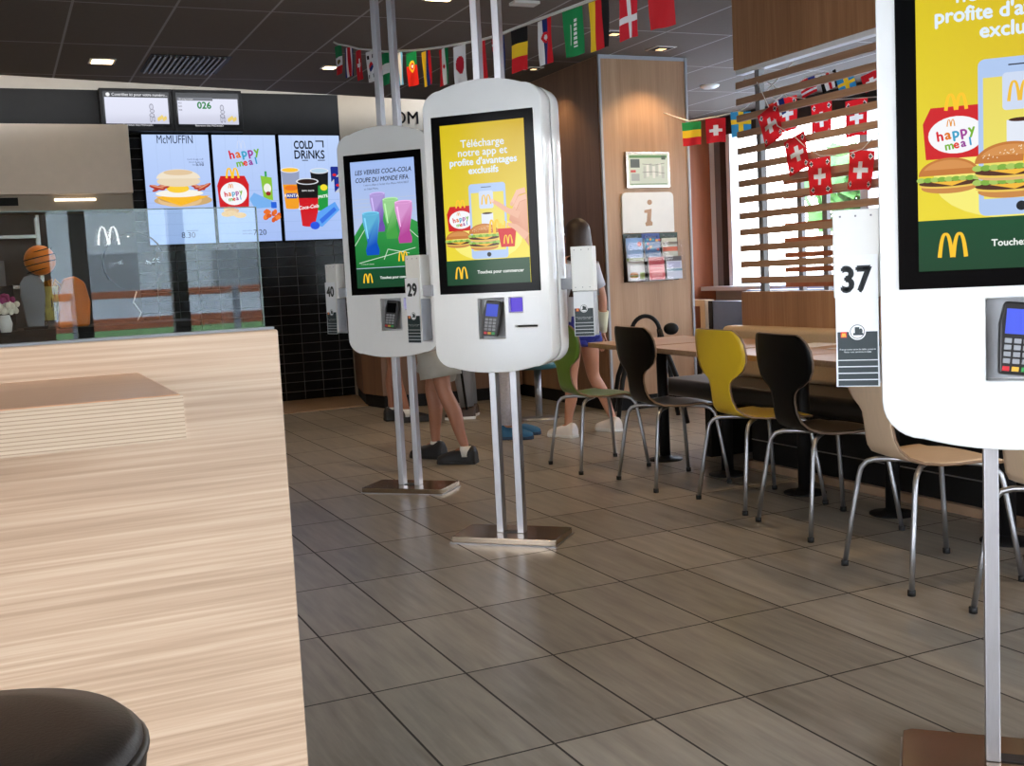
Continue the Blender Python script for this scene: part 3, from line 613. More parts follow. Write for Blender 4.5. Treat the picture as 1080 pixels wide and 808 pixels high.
def make_kiosk(name, label, loc, num, ad, turn, lcd=True, reader=True):
    k = thing('ordering_kiosk', label, 'ordering kiosk', (loc[0], loc[1], 0), -pi / 4, 'double-sided ordering kiosks')
    # base plate with clipped side faces and a thin bright foot
    MB().prism([(-.25, -.13), (.23, -.13), (.25, -.12), (.25, .12), (.23, .13), (-.23, .13), (-.25, .115), (-.25, -.11)], .004, .032).build('base_plate', M_BASE, k, bevel=.003)
    MB().box(-.256, .256, -.136, .136, 0, .004).build('base_gasket', M_ALU, k)
    for s in (-.05, .05):
        MB().box(s - .016, s + .016, -.026, .026, .032, CEIL).build('post', M_ALU, k, bevel=.003)
    MB().box(-.033, .033, -.02, .02, .033, .036).build('cable_slot', M_DARKP, k)
    out = outline(.277, .779, 2.057, .832, 1.985, .085)
    for sg in (1, -1):
        y0, y1 = (-.122, -.011) if sg > 0 else (.011, .122)
        f = y0 if sg > 0 else y1; inn = lambda d: f + sg * d
        sh = MB().prism(out, y0, y1, 'y', smooth=True).build('shell', M_WHITE, k)
        def cb(s0, s1, z0, z1, dep):
            a, b = (s0, s1) if sg > 0 else (-s1, -s0); ya, yb = sorted((f - sg * .02, f + sg * dep)); return (a, b, ya, yb, z0, z1)
        if sg > 0 or True: cut(sh, [cb(-.063, .063, .930, 1.108, .05), cb(.083, .148, 1.043, 1.108, .03), cb(.112, .213, .977, .985, .03)])
        q = sh.modifiers.new('bevel', 'BEVEL'); q.width = .006; q.segments = 3; q.limit_method = 'ANGLE'; q.angle_limit = radians(60)
        def fb(s0, s1, z0, z1, d0, d1):  # box on the face: distances d out of the face
            a, b = (s0, s1) if sg > 0 else (-s1, -s0); ya, yb = sorted((f - sg * d0, f - sg * d1)); return (a, b, ya, yb, z0, z1)
        MB().box(*fb(-.238, .238, 1.134, 1.912, 0, .004)).build('screen_bezel', M_BLACKGLOSS, k, bevel=.003)
        X = (1, 0, 0) if sg > 0 else (-1, 0, 0)
        (ad() if sg > 0 else ad_phone()).build('screen', M_SCREEN, k, (-.196 * sg, f - sg * .0045, 1.172), X, (0, 0, 1))
        MB().box(*fb(-.060, .060, .933, 1.105, -.049, -.047)).build('reader_niche', M_NICHE, k)
        MB().box(*fb(.085, .146, 1.045, 1.106, -.028, -.026)).build('code_scanner', M_PURPLE, k)
        MB().box(*fb(.114, .211, .978, .984, -.028, -.026)).build('receipt_slot', M_BLACK, k)
        for a, b, c, d in ((-.231, -.088, .943, 1.111), (.165, .222, 1.045, 1.11)):
            g = MB(); ya, yb = sorted((f, f - sg * .0005)); w2 = .0012
            g.box(min(a * sg, b * sg), max(a * sg, b * sg), ya, yb, c, d)
            g.build('access_panel', M_WHITE, k, bevel=.0003)
        card_reader(k, (.0, f + sg * .018, 1.018), sg, lcd)
        # number-card holder beside the shell
        hb = MB().box(-.05, .05, -.006, .055, .19, .387).build('number_card_holder', M_WHITEP, k, bevel=.003)
        hb.location = (-(.328 if turn == 0 else .378) * sg, f + sg * .03, .93); hb.rotation_euler.z = (0 if sg > 0 else pi) + turn * (1 if sg > 0 else .0)
        MB().box(.04, .11, .005, .05, .20, .25).build('holder_arm', M_GREYP, hb, bevel=.003)
        MB().box(-.046, .046, -.010, -.008, .0, .285).box(-.046, .046, -.016, -.0118, .0, .04).build('number_card', M_WHITEP, hb)
        pc = card_pic(num); pc.build('card_print', M_PRINT, hb, (-.046, -.0165, 0), (1, 0, 0), (0, 0, 1))
        MB().box(-.044, .046, -.007, .052, .0, .188).build('card_stack', M_GREYP, hb, bevel=.002)
        card_pic(num, True).build('card_print', M_PRINT, hb, (.046, .0525, 0), (-1, 0, 0), (0, 0, 1))
        for a in (-.033, .0, .033):
            for zz in (.370,): MB().box(a - .002, a + .002, -.0075, -.005, zz, zz + .004).build('rivet', M_GREY, hb)
            if sg < 0: MB().box(a - .002, a + .002, .054, .0565, .370, .374).build('rivet', M_GREY, hb); MB().box(a - .002, a + .002, .054, .0565, .205, .209).build('rivet', M_GREY, hb)
    MB().prism([(a * .93, 1.418 + (b - 1.418) * .97) for a, b in out], -.0105, .0105, 'y').build('core', M_BLACK, k)  # core painted black so the gap between the shells looks shaded
    return k
make_kiosk('ordering_kiosk', 'white double-sided ordering kiosk with card holder numbered 29 and yellow phone ad on its screen', (2.06, 4.60), '29', ad_phone, radians(-24))
make_kiosk('ordering_kiosk', 'white ordering kiosk numbered 40 showing coloured glasses on a green pitch, nearest the menu boards', (2.08, 6.04), '40', ad_glasses, radians(-24), lcd=False)
make_kiosk('ordering_kiosk', 'white ordering kiosk numbered 37 in the right foreground, cut off by the picture edge', (2.055, 1.795), '37', ad_phone, 0)

# ================================================================== oak screen wall in the foreground, shelf, stool, counter glass
pn = tag(MB().box(-2.4, .455, 2.0, 2.06, 0, 1.134).build('counter_partition', M_OAK, bevel=.004), 'tall pale oak partition panel filling the left foreground', 'partition')
pn2 = tag(MB().box(-2.4, .211, 1.52, 2.0, 1.017, 1.076).build('bar_shelf', M_LEDGE, bevel=.003), 'thick oak bar shelf fixed to the foreground oak partition', 'shelf')
M_PLY = grid_mat('ribbed_ply_edge', (50, 100, 0, .0052), (176, 153, 128), (190, 168, 142), (150, 126, 102), .5, .0014, (3, 3, 20), axes=('X', 'Z'))
MB().box(-2.4, .2125, 1.514, 1.5205, 1.016, 1.0745).build('ribbed_edge', M_PLY, pn2)
gl = tag(MB().box(-2.4, .436, 2.025, 2.033, 1.134, 1.354).build('glass_screen', M_GLASS), 'low clear glass screen standing on the foreground oak partition', 'glass screen')
MB().box(-2.4, .436, 2.0245, 2.0335, 1.354, 1.3552).box(.436, .4372, 2.0245, 2.0335, 1.134, 1.355).build('polished_edge', M_GLEDGE, gl)
MB().box(-2.4, .452, 2.015, 2.043, 1.134, 1.1385).build('channel', M_GREY, gl)
st = thing('bar_stool', 'round dark brown padded bar stool in the bottom left corner', 'stool', (-.075, 1.225, -.012))
MB().lathe([(.10, .70), (.165, .702), (.176, .715), (.180, .742), (.177, .765), (.165, .777), (.12, .785), (.05, .787), (.001, .787)], seg=48).build('seat', M_STOOL, st)
MB().lathe([(.1785, .748), (.1835, .752), (.1835, .756), (.1785, .760)], seg=48).build('piping', M_BENCHBLK, st)
MB().lathe([(.025, .02), (.025, .70)]).build('column', M_CHROME, st)
MB().lathe([(.2, 0), (.2, .01), (.06, .02), (.03, .03)]).build('base', M_CHROME, st)
MB().tube([(.14 * cos(a), .14 * sin(a), .3) for a in [2 * pi * i / 24 for i in range(25)]], .01).tube([(-.14, 0, .3), (.14, 0, .3)], .008).build('foot_ring', M_CHROME, st)
# ================================================================== chairs, tables, bench
PROF = [(-.250, .890, .165), (-.247, .882, .185), (-.240, .855, .214), (-.233, .82, .230), (-.228, .775, .235), (-.224, .735, .229), (-.221, .695, .205), (-.219, .668, .165), (-.217, .648, .122), (-.215, .628, .100), (-.211, .59, .092), (-.203, .54, .096), (-.190, .50, .108),
        (-.165, .472, .126), (-.125, .455, .152), (-.07, .448, .180), (-.01, .448, .198), (.06, .451, .205), (.13, .453, .202), (.18, .449, .187), (.215, .438, .157), (.232, .428, .10)]
def make_chair(label, paint, rim, leg_mat, loc, deg):
    t = thing('plywood_chair', label, 'chair', (loc[0], loc[1], 0), radians(deg), 'row of bent-plywood chairs')
    def fn(u, v):
        q = v * (len(PROF) - 1); i = min(int(q), len(PROF) - 2); f = q - i; a, b = PROF[i], PROF[i + 1]
        x, z, h = (a[k] * (1 - f) + b[k] * f for k in range(3)); y = (u * 2 - 1) * h
        if z > .62: x += .45 * y * y
        elif x < -.1: x += .3 * y * y
        else: z += .10 * y * y - (.0 if x < .1 else .3 * y * y)
        return (x, y, z)
    sh = MB().surf(fn, 12, 42).build('seat_shell', [paint, rim], t)
    q = sh.modifiers.new('ply', 'SOLIDIFY'); q.thickness = .011; q.offset = 0; q.material_offset_rim = 1; q.use_rim = True
    for sx in (-1, 1):
        for sy in (-1, 1):
            p = [(sx * .228, sy * .225, .012), (sx * .205, sy * .205, .20), (sx * .183, sy * .187, .36), (sx * .176, sy * .180, .395), (sx * .16, sy * .165, .42), (sx * .135, sy * .14, .431), (sx * .10, sy * .10, .434), (sx * .03, sy * .03, .434)]
            lg = MB().tube(p, .0105, 10).build('leg', leg_mat, t)
            MB().lathe([(.014, 0), (.0145, .02), (.012, .022)], (sx * .2285, sy * .2255, 0), 12).build('foot_cap', M_RUBBER, lg)
    MB().lathe([(.05, .434), (.05, .4435)], (0, 0, 0), 20).build('mount_plate', M_RUBBER, t)
    return t
M_CY = mat('yellow_lacquer', (222, 184, 40), .3, var=.02); M_CB = mat('black_lacquer', (8, 8, 8), .35, var=.05, spec=.12); M_CG = mat('olive_green_lacquer', (98, 128, 44), .3, var=.03)
M_CT = mat('pale_ply', (205, 180, 152), .4, var=.04, stretch=(1, 8, 1)); M_RIM = mat('ply_edge', (120, 92, 66), .5); M_RIMB = mat('dark_ply_edge', (80, 62, 48), .5)
M_CBR = mat('dark_brown_stain', (15, 12, 10), .35, var=.08, spec=.16)
make_chair('olive green plywood chair at the far end of the row', M_CG, M_RIM, M_CHROME, (3.31, 6.02), -3)
make_chair('black plywood chair between the green and the yellow chair', M_CBR, M_RIM, M_CHROME, (3.379, 5.287), -4)
make_chair('bright yellow plywood chair in the middle of the row', M_CY, M_RIM, M_CHROME, (3.425, 4.551), -5)
make_chair('black plywood chair between the yellow and the tan chair', M_CB, M_RIMB, M_CHROME, (3.342, 3.948), -8)
make_chair('pale tan plywood chair directly behind kiosk 37', M_CT, M_RIM, M_CHROME, (3.133, 3.128), -11)
make_chair('pale tan plywood chair at the right picture edge, nearest of the row', M_CT, M_RIM, M_CHROME, (3.07, 2.43), -11)

def make_table(i, y, label):
    t = thing('cafe_table', label, 'table', (3.735, y, 0), radians(-4), 'small wood-top tables along the bench')
    MB().box(-.36, .34, -.31, .31, .720, .750).build('table_top', M_OAKTOP, t, bevel=.003)
    MB().lathe([(.034, .02), (.034, .70)], seg=24).build('post', M_BLACK, t)
    MB().lathe([(.108, 0), (.108, .006), (.05, .014), (.034, .03)], seg=32).build('base', M_BLACK, t)
    MB().box(-.2, .2, -.03, .03, .70, .72).box(-.03, .03, -.2, .2, .70, .72).build('bracket', M_BLACK, t)
for i, (y, l) in enumerate(((5.925, 'farthest small wood-top table, in front of the pillar'), (5.262, 'small wood-top table behind the first black chair'), (4.585, 'small wood-top table behind the yellow chair, lit paper on it'), (3.955, 'small wood-top table behind the second black chair'), (3.30, 'small wood-top table behind the tan chair, mostly hidden by kiosk 37'), (2.65, 'nearest small wood-top table of the row, behind kiosk 37'))): make_table(i, y, l)
for y, r in ((4.75, .2), (4.40, -.1)):
    o = tag(MB().box(-.13, .13, -.1, .1, 0, .0012).build('paper_mat', mat('white_paper', (236, 238, 242), .5, var=.01), loc=(3.95, y, .7505), rz=r), 'white paper tray mat lying on the table behind the yellow chair', 'paper', 'tray mats')

bn = thing('bench', 'long upholstered bench with black seat and tan backrest along the slatted partition', 'bench', (4.2, 3.7, 0))
MB().box(-.2, .2, 2.1, 2.16, 0, .36).build('support_leg', M_BLACK, bn)
MB().box(-.215, .25, -2.7, 1.66, .045, .36).build('plinth', M_BLACK, bn)
MB().box(-.245, .25, -2.7, 1.69, 0, .045).build('toe_trim', M_TRIM, bn, bevel=.003)
MB().box(-.2175, -.214, -2.7, 1.66, .165, .171).build('metal_strip', M_ALU, bn)
MB().box(-.25, .17, -2.7, 2.62, .36, .475).build('seat_cushion', M_BENCHBLK, bn, bevel=.045, seg=4)
MB().box(.13, .26, -2.7, 2.43, .47, .80).build('back_cushion', M_BENCHTAN, bn, bevel=.035, seg=4)

pt = thing('slatted_partition', 'brown wood partition with horizontal slats, header panel and solid base behind the bench', 'partition', (4.5, 4.0, 0))
MB().box(-.04, .04, -2.0, 2.07, 0, 1.018).build('base_panel', M_HEADER, pt, bevel=.003)
MB().box(-.045, .045, -2.0, 2.075, 2.445, CEIL).build('header_panel', M_HEADER, pt, bevel=.003)
MB().box(-.03, .03, -2.0, 2.07, 2.415, 2.445).build('light_trim', M_FRAMEW, pt)
for k in range(13): MB().box(-.045, -.02, -2.0, 2.06, 1.07 + .1045 * k, 1.07 + .1045 * k + .042).build('slat', M_SLAT, pt, bevel=.002)
for y in (1.87, .75, -.5, -1.8): MB().box(-.018, .022, y - .022, y + .022, 1.018, 2.43).build('upright', M_GREY, pt)

p2 = thing('slatted_partition', 'orange-brown slatted partition farther off, seen through the nearer slats', 'partition', (6.5, 6.0, 0))
MB().box(-.04, .04, -3.0, 2.12, 0, .80).build('base_panel', M_ORANGE, p2)
MB().box(-.05, .05, -3.0, .9, 2.62, 2.92).build('header_panel', M_ORANGE, p2); MB().box(-.02, .02, .8, .84, 1.9, 2.64).box(-.02, .02, -1.5, -1.46, 1.9, 2.64).build('hanger', M_GREY, p2)
for k in range(9): MB().box(-.045, -.015, -3.0, 2.12, .84 + .13 * k, .84 + .13 * k + .045).build('slat', M_ORANGE, p2)
for y in (1.95, 1.62, .2, -1.2, -2.6): MB().box(-.01, .03, y - .03, y + .03, .80, 1.98).build('upright', M_GREY, p2)

# booth behind the pillar
bt = thing('booth_divider', 'slate blue booth divider with a tan post beside the far window', 'booth divider', (6.0, 8.3, 0))
MB().box(-.05, .05, -.22, .24, 0, .87).build('panel', M_BLUE, bt, bevel=.006)
MB().box(-.055, .055, .24, .30, 0, .87).build('dark_edge', M_BLACK, bt)
MB().box(-.05, .05, .36, .44, 0, .88).box(-.05, .05, .44, .9, .82, .88).build('tan_post', M_BENCHTAN, bt)
b2 = thing('booth_bench', 'low blue-grey bench seat beyond the pillar near the window', 'bench', (7.2, 9.4, 0))
MB().box(-.5, .5, -.9, .9, 0, .42).build('base', M_BLACK, b2); MB().box(-.52, .52, -.92, .92, .42, .5).build('seat_cushion', M_BLUE, b2, bevel=.02); MB().box(.42, .54, -.9, .9, .5, .9).build('back_cushion', M_BLUE, b2, bevel=.02)

# high chair beyond the first table
ac = thing('high_chair', 'black child high chair with splayed legs between the pillar and the farthest table', 'chair', (4.60, 7.52, 0), radians(-25))
MB().tube([(.11 * cos(a), -.02, .70 + .13 * sin(a)) for a in [radians(x) for x in range(-20, 201, 11)]], .017).build('back_rail', M_BLACK, ac)
MB().box(-.16, .16, -.14, .16, .53, .56).build('seat', M_BLACK, ac, bevel=.01)
MB().ball((.20, -.02, .72), .06, 16, 0, (1, .6, .8)).build('arm_pad', M_BLACK, ac)
for sx in (-1, 1):
    for sy in (-1, 1): MB().tube([(sx * .27, sy * .25, 0), (sx * .21, sy * .19, .35), (sx * .13, sy * .10, .60), (sx * .11, sy * .05, .72)], [.018, .02, .02, .016]).build('leg', M_BLACK, ac)
ts = thing('low_stool', 'round teal stool with a metal leg behind the green chair', 'stool', (4.02, 8.30, 0))
MB().lathe([(.001, .42), (.16, .42), (.17, .44), (.17, .47), (.15, .49), (.001, .49)]).build('seat', mat('teal_vinyl', (52, 104, 112), .4), ts)
MB().lathe([(.03, .01), (.03, .42)]).build('column', M_CHROME, ts); MB().lathe([(.17, 0), (.17, .008), (.03, .02)]).build('base', M_CHROME, ts)
# dark wood cabinet left of the tile wall and front counter
cb = thing('waste_cabinet', 'dark wood floor cabinet with black plinth behind the kiosks', 'cabinet', (3.88, 10.6, 0))
CP = [(-.71, -.15), (-.64, -.54), (-.10, -.70), (.75, -.70), (.75, .8), (-.5, .8)]
MB().prism(CP, .12, 1.05).build('body', M_DARKCAB, cb, bevel=.005); MB().prism([(a * .97, b * .97) for a, b in CP], 0, .12).build('plinth', M_BLACK, cb)
MB().prism([(a * 1.02, b * 1.02) for a, b in CP], 1.05, 1.08).build('top', M_BLACK, cb)

# ================================================================== kitchen front: counter, hood, menu boards, number screens
ct = thing('service_counter', 'long black service counter in front of the kitchen, seen through the glass screen', 'counter', (-1.2, 9.1, 0))
MB().box(-2.6, 2.55, -.3, .35, 0, .94).build('body', M_BLACK, ct); MB().box(-2.65, 2.6, -.35, .4, .94, .98).build('worktop', M_BLACK, ct, bevel=.004)
hd = thing('kitchen_hood', 'wide beige extraction hood over the kitchen left of the menu boards', 'hood', (-1.4, 10.9, 0))
MB().box(-2.7, 2.62, -.1, .50, 2.12, 2.735).build('canopy', M_HOOD, hd, bevel=.005); MB().box(-2.7, 2.62, 0, .50, 1.98, 2.12).build('lower_rail', M_BEIGEW, hd); MB().box(-2.7, 1.65, -.02, .02, 2.03, 2.1).build('dark_slot', M_BLACK, hd); MB().box(1.95, 2.3, -.012, .0, 2.065, 2.085).build('lamp_strip', emit('warm_strip', (255, 240, 214), 2.5), hd)
rk = thing('kitchen_shelving', 'dark steel shelving loaded with boxes at the back of the kitchen', 'shelving', (-1.0, 11.2, 0))
for z in (.3, .8, 1.3, 1.75): MB().box(-1.6, 1.4, -.15, .15, z, z + .03).build('shelf', M_STEEL, rk)
for x in (-1.58, -.6, .4, 1.38): MB().box(x, x + .03, -.2, -.17, 0, 1.95).box(x, x + .03, .17, .2, 0, 1.95).build('upright', M_STEEL, rk)
rr = random.Random(8)
for i in range(14):
    z = (.331, .831, 1.331)[i % 3]; x = -2.3 + .21 * i; w_, h_ = rr.uniform(.12, .18), rr.uniform(.15, .3)
    t = tag(MB().box(-w_ / 2, w_ / 2, -.1, .1, 0, h_).build('storage_box', mat('box_%d' % i, rr.choice([(150, 120, 90), (110, 110, 112), (60, 60, 62), (170, 168, 160)]), .5), loc=(x, 11.15, z), bevel=.004), 'small storage box on the kitchen shelving', 'box', 'boxes on the kitchen shelving')
for i, (x0, x1, fn, lab) in enumerate(((1.405, 2.035, menu_muffin, 'lit menu board showing a breakfast muffin sandwich'), (2.068, 2.698, menu_happy, 'lit menu board showing a red meal box and coloured lettering'), (2.735, 3.365, menu_drinks, 'lit menu board headed COLD DRINKS with cups and bottle'))):
    t = thing('menu_board', lab, 'menu board', ((x0 + x1) / 2, 11.40, 1.665), 0, 'lit menu boards on the black tiles')
    MB().box(-.3305, .3305, -.0, .065, -.012, 1.072).build('housing', M_BLACKGLOSS, t, bevel=.003); fn().build('screen', M_SCREEN, t, (-.315, -.002, 0), (1, 0, 0), (0, 0, 1))
for i, x in enumerate((1.37, 2.035)):
    t = thing('order_number_screen', ('left order screen with an empty grey field, above the menu boards', 'right order screen showing the green number 026')[i], 'screen', (x, 11.28, 2.755), 0, 'order number screens')
    MB().box(-.331, .331, .0, .14, -.012, .385).build('housing', M_BLACK, t, bevel=.004); queue_pic(i).build('screen', M_SCREEN, t, (-.30, -.002, .025), (1, 0, 0), (0, 0, 1))
p = Pic(.001); p.text('OM', 0, 0, .185, (34, 32, 30), .012); tag(p.build('wall_lettering', M_PRINT, None, (4.13, BACK - .03, 2.86), (1, 0, 0), (0, 0, 1)), 'dark letters OM on the beige wall above kiosk 40', 'lettering')

# ---- decorations standing on the service counter, behind the glass
M_BALL = mat('orange_ball', (222, 122, 34), .35, var=.1, scale=6); M_GOLD = mat('gold_foil', (235, 160, 50), .25, .6, var=.35, scale=30, bump=1)
bl = thing('striped_ball', 'orange ball with black curved stripes behind the glass screen', 'ball', (.317, 9.0, 1.485))
MB().ball((0, 0, 0), .112, 28).build('ball', M_BALL, bl)
for k in (-.6, -.2, .2, .6):
    r = .114 * sqrt(1 - k * k); MB().tube([(r * cos(a) , r * sin(a), k * .114 + .03 * cos(a) * .8) for a in [2 * pi * i / 28 for i in range(29)]], .004, 6).build('stripe', M_BLACK, bl)
bs = thing('ball_stand', 'gold foil bow and orange paper column under the striped ball', 'decoration', (.42, 9.0, 1.04))
mb = MB(); rr = random.Random(3)
for k in range(26):
    a = rr.uniform(0, 2 * pi); q = rr.uniform(.04, .085); mb.tube([(-.04, 0, .22), (q * cos(a) - .04, q * .5 * sin(a), .235 + q * sin(a)), (q * .6 * cos(a + .8) - .04, 0, .235 + q * 1.05 * sin(a + .8)), (-.04, 0, .225)], .010, 6)
mb.build('foil_bow', M_GOLD, bs)
MB().tube([(-.09, 0, .25), (-.05, 0, .22), (0, 0, .15)], .015).build('foil_tie', M_GOLD, bs)
MB().prism([(-.02, -.06), (.20, -.06), (.22, .12), (.19, .27), (.12, .32), (.04, .30), (.0, .2)], -.08, .08, 'y').build('paper_column', M_BALL, bs, bevel=.02)
mb = MB()
for k in range(40): a = rr.uniform(-.12, .0); mb.tube([(a, -.06, .25), (a + rr.uniform(-.02, .02), -.07, .12), (a + rr.uniform(-.03, .03), -.07, -.0)], .003, 4)
mb.build('straw_fringe', mat('straw', (190, 176, 96), .7, var=.2), bs)
pd_ = thing('register_screen', 'grey rounded back of a cash register screen on the counter', 'register', (.245, 8.9, .98))
MB().prism([(-.055, .02), (.06, .02), (.085, .25), (.08, .34), (.05, .385), (.0, .40), (-.05, .385), (-.08, .34), (-.085, .25)], -.02, .02, 'y').build('screen_back', M_GREY, pd_, bevel=.006)
MB().box(-.08, .08, -.08, .08, 0, .02).box(-.02, .02, .02, .05, 0, .25).build('stand', M_BLACK, pd_)
r2 = thing('cash_register', 'black cash register left of the flowers on the counter', 'register', (-.08, 9.0, .98)); MB().prism([(-.2, 0), (.2, 0), (.2, .34), (-.1, .26), (-.2, .2)], -.15, .15, 'y').build('body', M_BLACK, r2, bevel=.01); MB().box(-.12, .12, -.17, -.15, .06, .2).build('display', M_BLACKGLOSS, r2)
fw = thing('flower_bouquet', 'white flower head with magenta tips at the left picture edge', 'flowers', (.045, 8.6, .98))
MB().lathe([(.035, 0), (.045, .06), (.03, .12)]).build('vase', M_WHITEP, fw)
for nm, c, zz, n in (('white_petals', (236, 230, 214), .17, 60), ('magenta_petals', (140, 40, 96), .225, 36)):
    mb = MB()
    for k in range(n): a = rr.uniform(0, 2 * pi); b = rr.uniform(0, .09); mb.ball((b * cos(a), b * sin(a) * .6, zz + rr.uniform(-.03, .03)), .018, 6, 0, (1, .5, 1.2))
    mb.build(nm, mat(nm, c, .7, var=.1), fw)
bg2 = thing('clear_balloon', 'clear balloon with dark rim and trailing ribbon tied behind the glass screen', 'balloon', (.97, 8.9, 1.44))
MB().ball((0, 0, 0), .22, 32, 0, (1, .5, 1)).build('skin', M_CLEAR, bg2)
MB().tube([(.225 * cos(a), 0, .225 * sin(a)) for a in [radians(20 + i * 8) for i in range(25)]], .006, 6).build('rim', M_BLACK, bg2)
MB().tube([(0, 0, -.22), (-.03, 0, -.3), (.02, 0, -.38), (-.01, 0, -.44)], .006, 6).build('ribbon', M_WHITEP, bg2)

# arches sign on the glazed front behind the camera; glow added to whiten its mirror image
p = Pic(.001); p.arches(0, 0, .105, (250, 250, 252), 1.15, .12); tag(p.build('arches_sign', attr_mat('backlit_sign', 10), None, (.63, YB + .04, 1.50), (-1, 0, 0), (0, 0, 1)), 'lit white double arches sign on the window behind the camera, mirrored in the glass', 'sign')
# ================================================================== things on the pillar
fr = thing('framed_plan', 'small framed evacuation plan high on the wood pillar', 'frame', (5.09, 8.19, 1.875))
MB().box(-.215, .215, -.018, .008, 0, .305).build('frame', M_STEEL, fr, bevel=.004)
p = Pic(.00012); p.rect(-.195, .02, .39, .265, (206, 216, 200)); p.rect(-.185, .25, .37, .022, (92, 140, 86)); p.rect(-.18, .03, .36, .006, (92, 140, 86)); p.rect(-.175, .17, .09, .07, (84, 92, 88)); p.rect(-.175, .13, .05, .02, (200, 70, 60)); p.rect(-.17, .06, .08, .06, (170, 176, 170))
for i in range(7): p.rect(-.05 + .03 * i, .08 + .013 * (i % 3), .024, .10, (232, 232, 224) if i % 2 else (190, 196, 186)); 
p.stroke([(-.06, .13), (.05, .135), (.16, .12)], .004, (110, 116, 108)); p.stroke([(-.06, .2), (.05, .19), (.16, .205)], .004, (110, 116, 108)); p.rect(.13, .235, .04, .03, (70, 90, 70))
p.build('plan_sheet', M_PRINT, fr, (0, -.0185, 0), (1, 0, 0), (0, 0, 1))
ib = thing('information_board', 'white information board with cut-out letter i on the wood pillar', 'board', (5.078, 8.19, 1.50))
MB().prism([(-.255, 0), (.255, 0), (.255, .30), (.25, .32), (.235, .335), (.21, .34), (-.21, .34), (-.235, .335), (-.25, .32), (-.255, .30)], -.012, .008, 'y').build('plate', M_WHITEP, ib, bevel=.002)
p = Pic(.00012); cI = (178, 138, 104); p.ell(.015, .255, .024, .022, cI); p.poly([(-.04, .19), (.032, .20), (.022, .10), (.038, .085), (.034, .06), (-.028, .055), (-.036, .08), (-.02, .095), (-.012, .165), (-.042, .168)], cI); p.build('letter_i', M_PRINT, ib, (0, -.0125, 0), (1, 0, 0), (0, 0, 1))
bx = thing('brochure_rack', 'clear brochure rack below the information board on the pillar', 'brochure rack', (5.095, 8.19, 1.09))
MB().box(-.27, .27, -.004, .008, 0, .405).build('back_plate', M_BLACK, bx)
MB().box(-.275, -.267, -.11, 0, 0, .42).box(.267, .275, -.11, 0, 0, .34).box(-.27, .27, -.11, 0, 0, .006).box(-.09, -.084, -.1, 0, 0, .3).box(.09, .096, -.1, 0, 0, .3).build('acrylic_tray', M_CLEAR, bx)
MB().box(-.27, .27, -.112, -.108, 0, .21).box(-.27, .27, -.065, -.061, .16, .33).build('acrylic_front', M_CLEAR, bx)
p = Pic(.00012); 
for i, c in enumerate(((30, 52, 40), (44, 76, 150), (30, 62, 48))): p.rect(-.27 + .18 * i, .345, .178, .06, c); p.text(('Régional', 'Coupons', 'Tourisme')[i], -.18 + .18 * i, .365, .03, (220, 224, 230), .01)
p.build('header_strip', M_PRINT, bx, (0, -.0045, 0), (1, 0, 0), (0, 0, 1))
def leaflet(x, y, z, w_, h_, fn, label):
    o = tag(MB().box(-w_ / 2, w_ / 2, -.006, .006, 0, h_).build('leaflet', M_WHITEP), label, 'leaflet', 'leaflets in the brochure rack'); o.location = (5.095 + x, 8.19 + y, 1.09 + z); o.rotation_euler.x = radians(-4)
    p = Pic(.00012); fn(p, w_, h_); p.build('cover', M_PRINT, o, (-w_ / 2, -.0065, 0), (1, 0, 0), (0, 0, 1))
def l1(p, w, h): p.rect(0, 0, w, h, (236, 240, 240)); p.rect(0, h * .5, w, h * .5, (150, 186, 226), (120, 160, 214)); p.rect(0, h * .45, w, h * .08, (140, 180, 80)); p.ell(w * .8, h * .85, .02, .02, (214, 80, 70)); burger(p, w * .35, .02, w * .5, seeds=False); p.rect(w * .7, .01, w * .28, h * .16, (170, 200, 110))
def l2(p, w, h): p.rect(0, 0, w, h, (40, 96, 150)); [p.ell(w * random.random(), h * (.5 + .5 * random.random()), .012, .01, random.choice([(230, 180, 60), (210, 80, 60), (80, 170, 190)])) for _ in range(14)]
def l3(p, w, h): p.rect(0, 0, w, h, (196, 196, 176)); p.rect(0, h * .4, w, h * .2, (226, 110, 70)); p.rect(0, h * .7, w, h * .12, (120, 110, 90))
def l4(p, w, h): p.rect(0, 0, w, h, (226, 96, 100)); p.rect(0, h * .66, w, h * .34, (176, 28, 44)); p.rect(w * .1, h * .5, w * .8, h * .03, (240, 200, 200)); p.rect(w * .15, h * .15, w * .7, h * .25, (240, 150, 150))
def l5(p, w, h): p.rect(0, 0, w, h, (210, 216, 230)); p.rect(0, h * .8, w, h * .2, (70, 60, 60)); p.rect(0, h * .35, w, h * .1, (110, 150, 170)); p.rect(w * .1, h * .5, w * .8, h * .25, (186, 190, 220))
leaflet(-.17, -.03, .01, .165, .36, l1, 'tall blue and white leaflet with a burger, left in the rack')
leaflet(.0, -.03, .17, .155, .19, l2, 'colourful blue leaflet in the middle upper pocket'); leaflet(.175, -.03, .17, .15, .19, l3, 'beige leaflet with orange band in the right upper pocket')
leaflet(.0, -.085, .01, .155, .19, l4, 'red and pink leaflet in the middle lower pocket'); leaflet(.175, -.085, .01, .155, .19, l5, 'pale grey-blue leaflet in the right lower pocket')

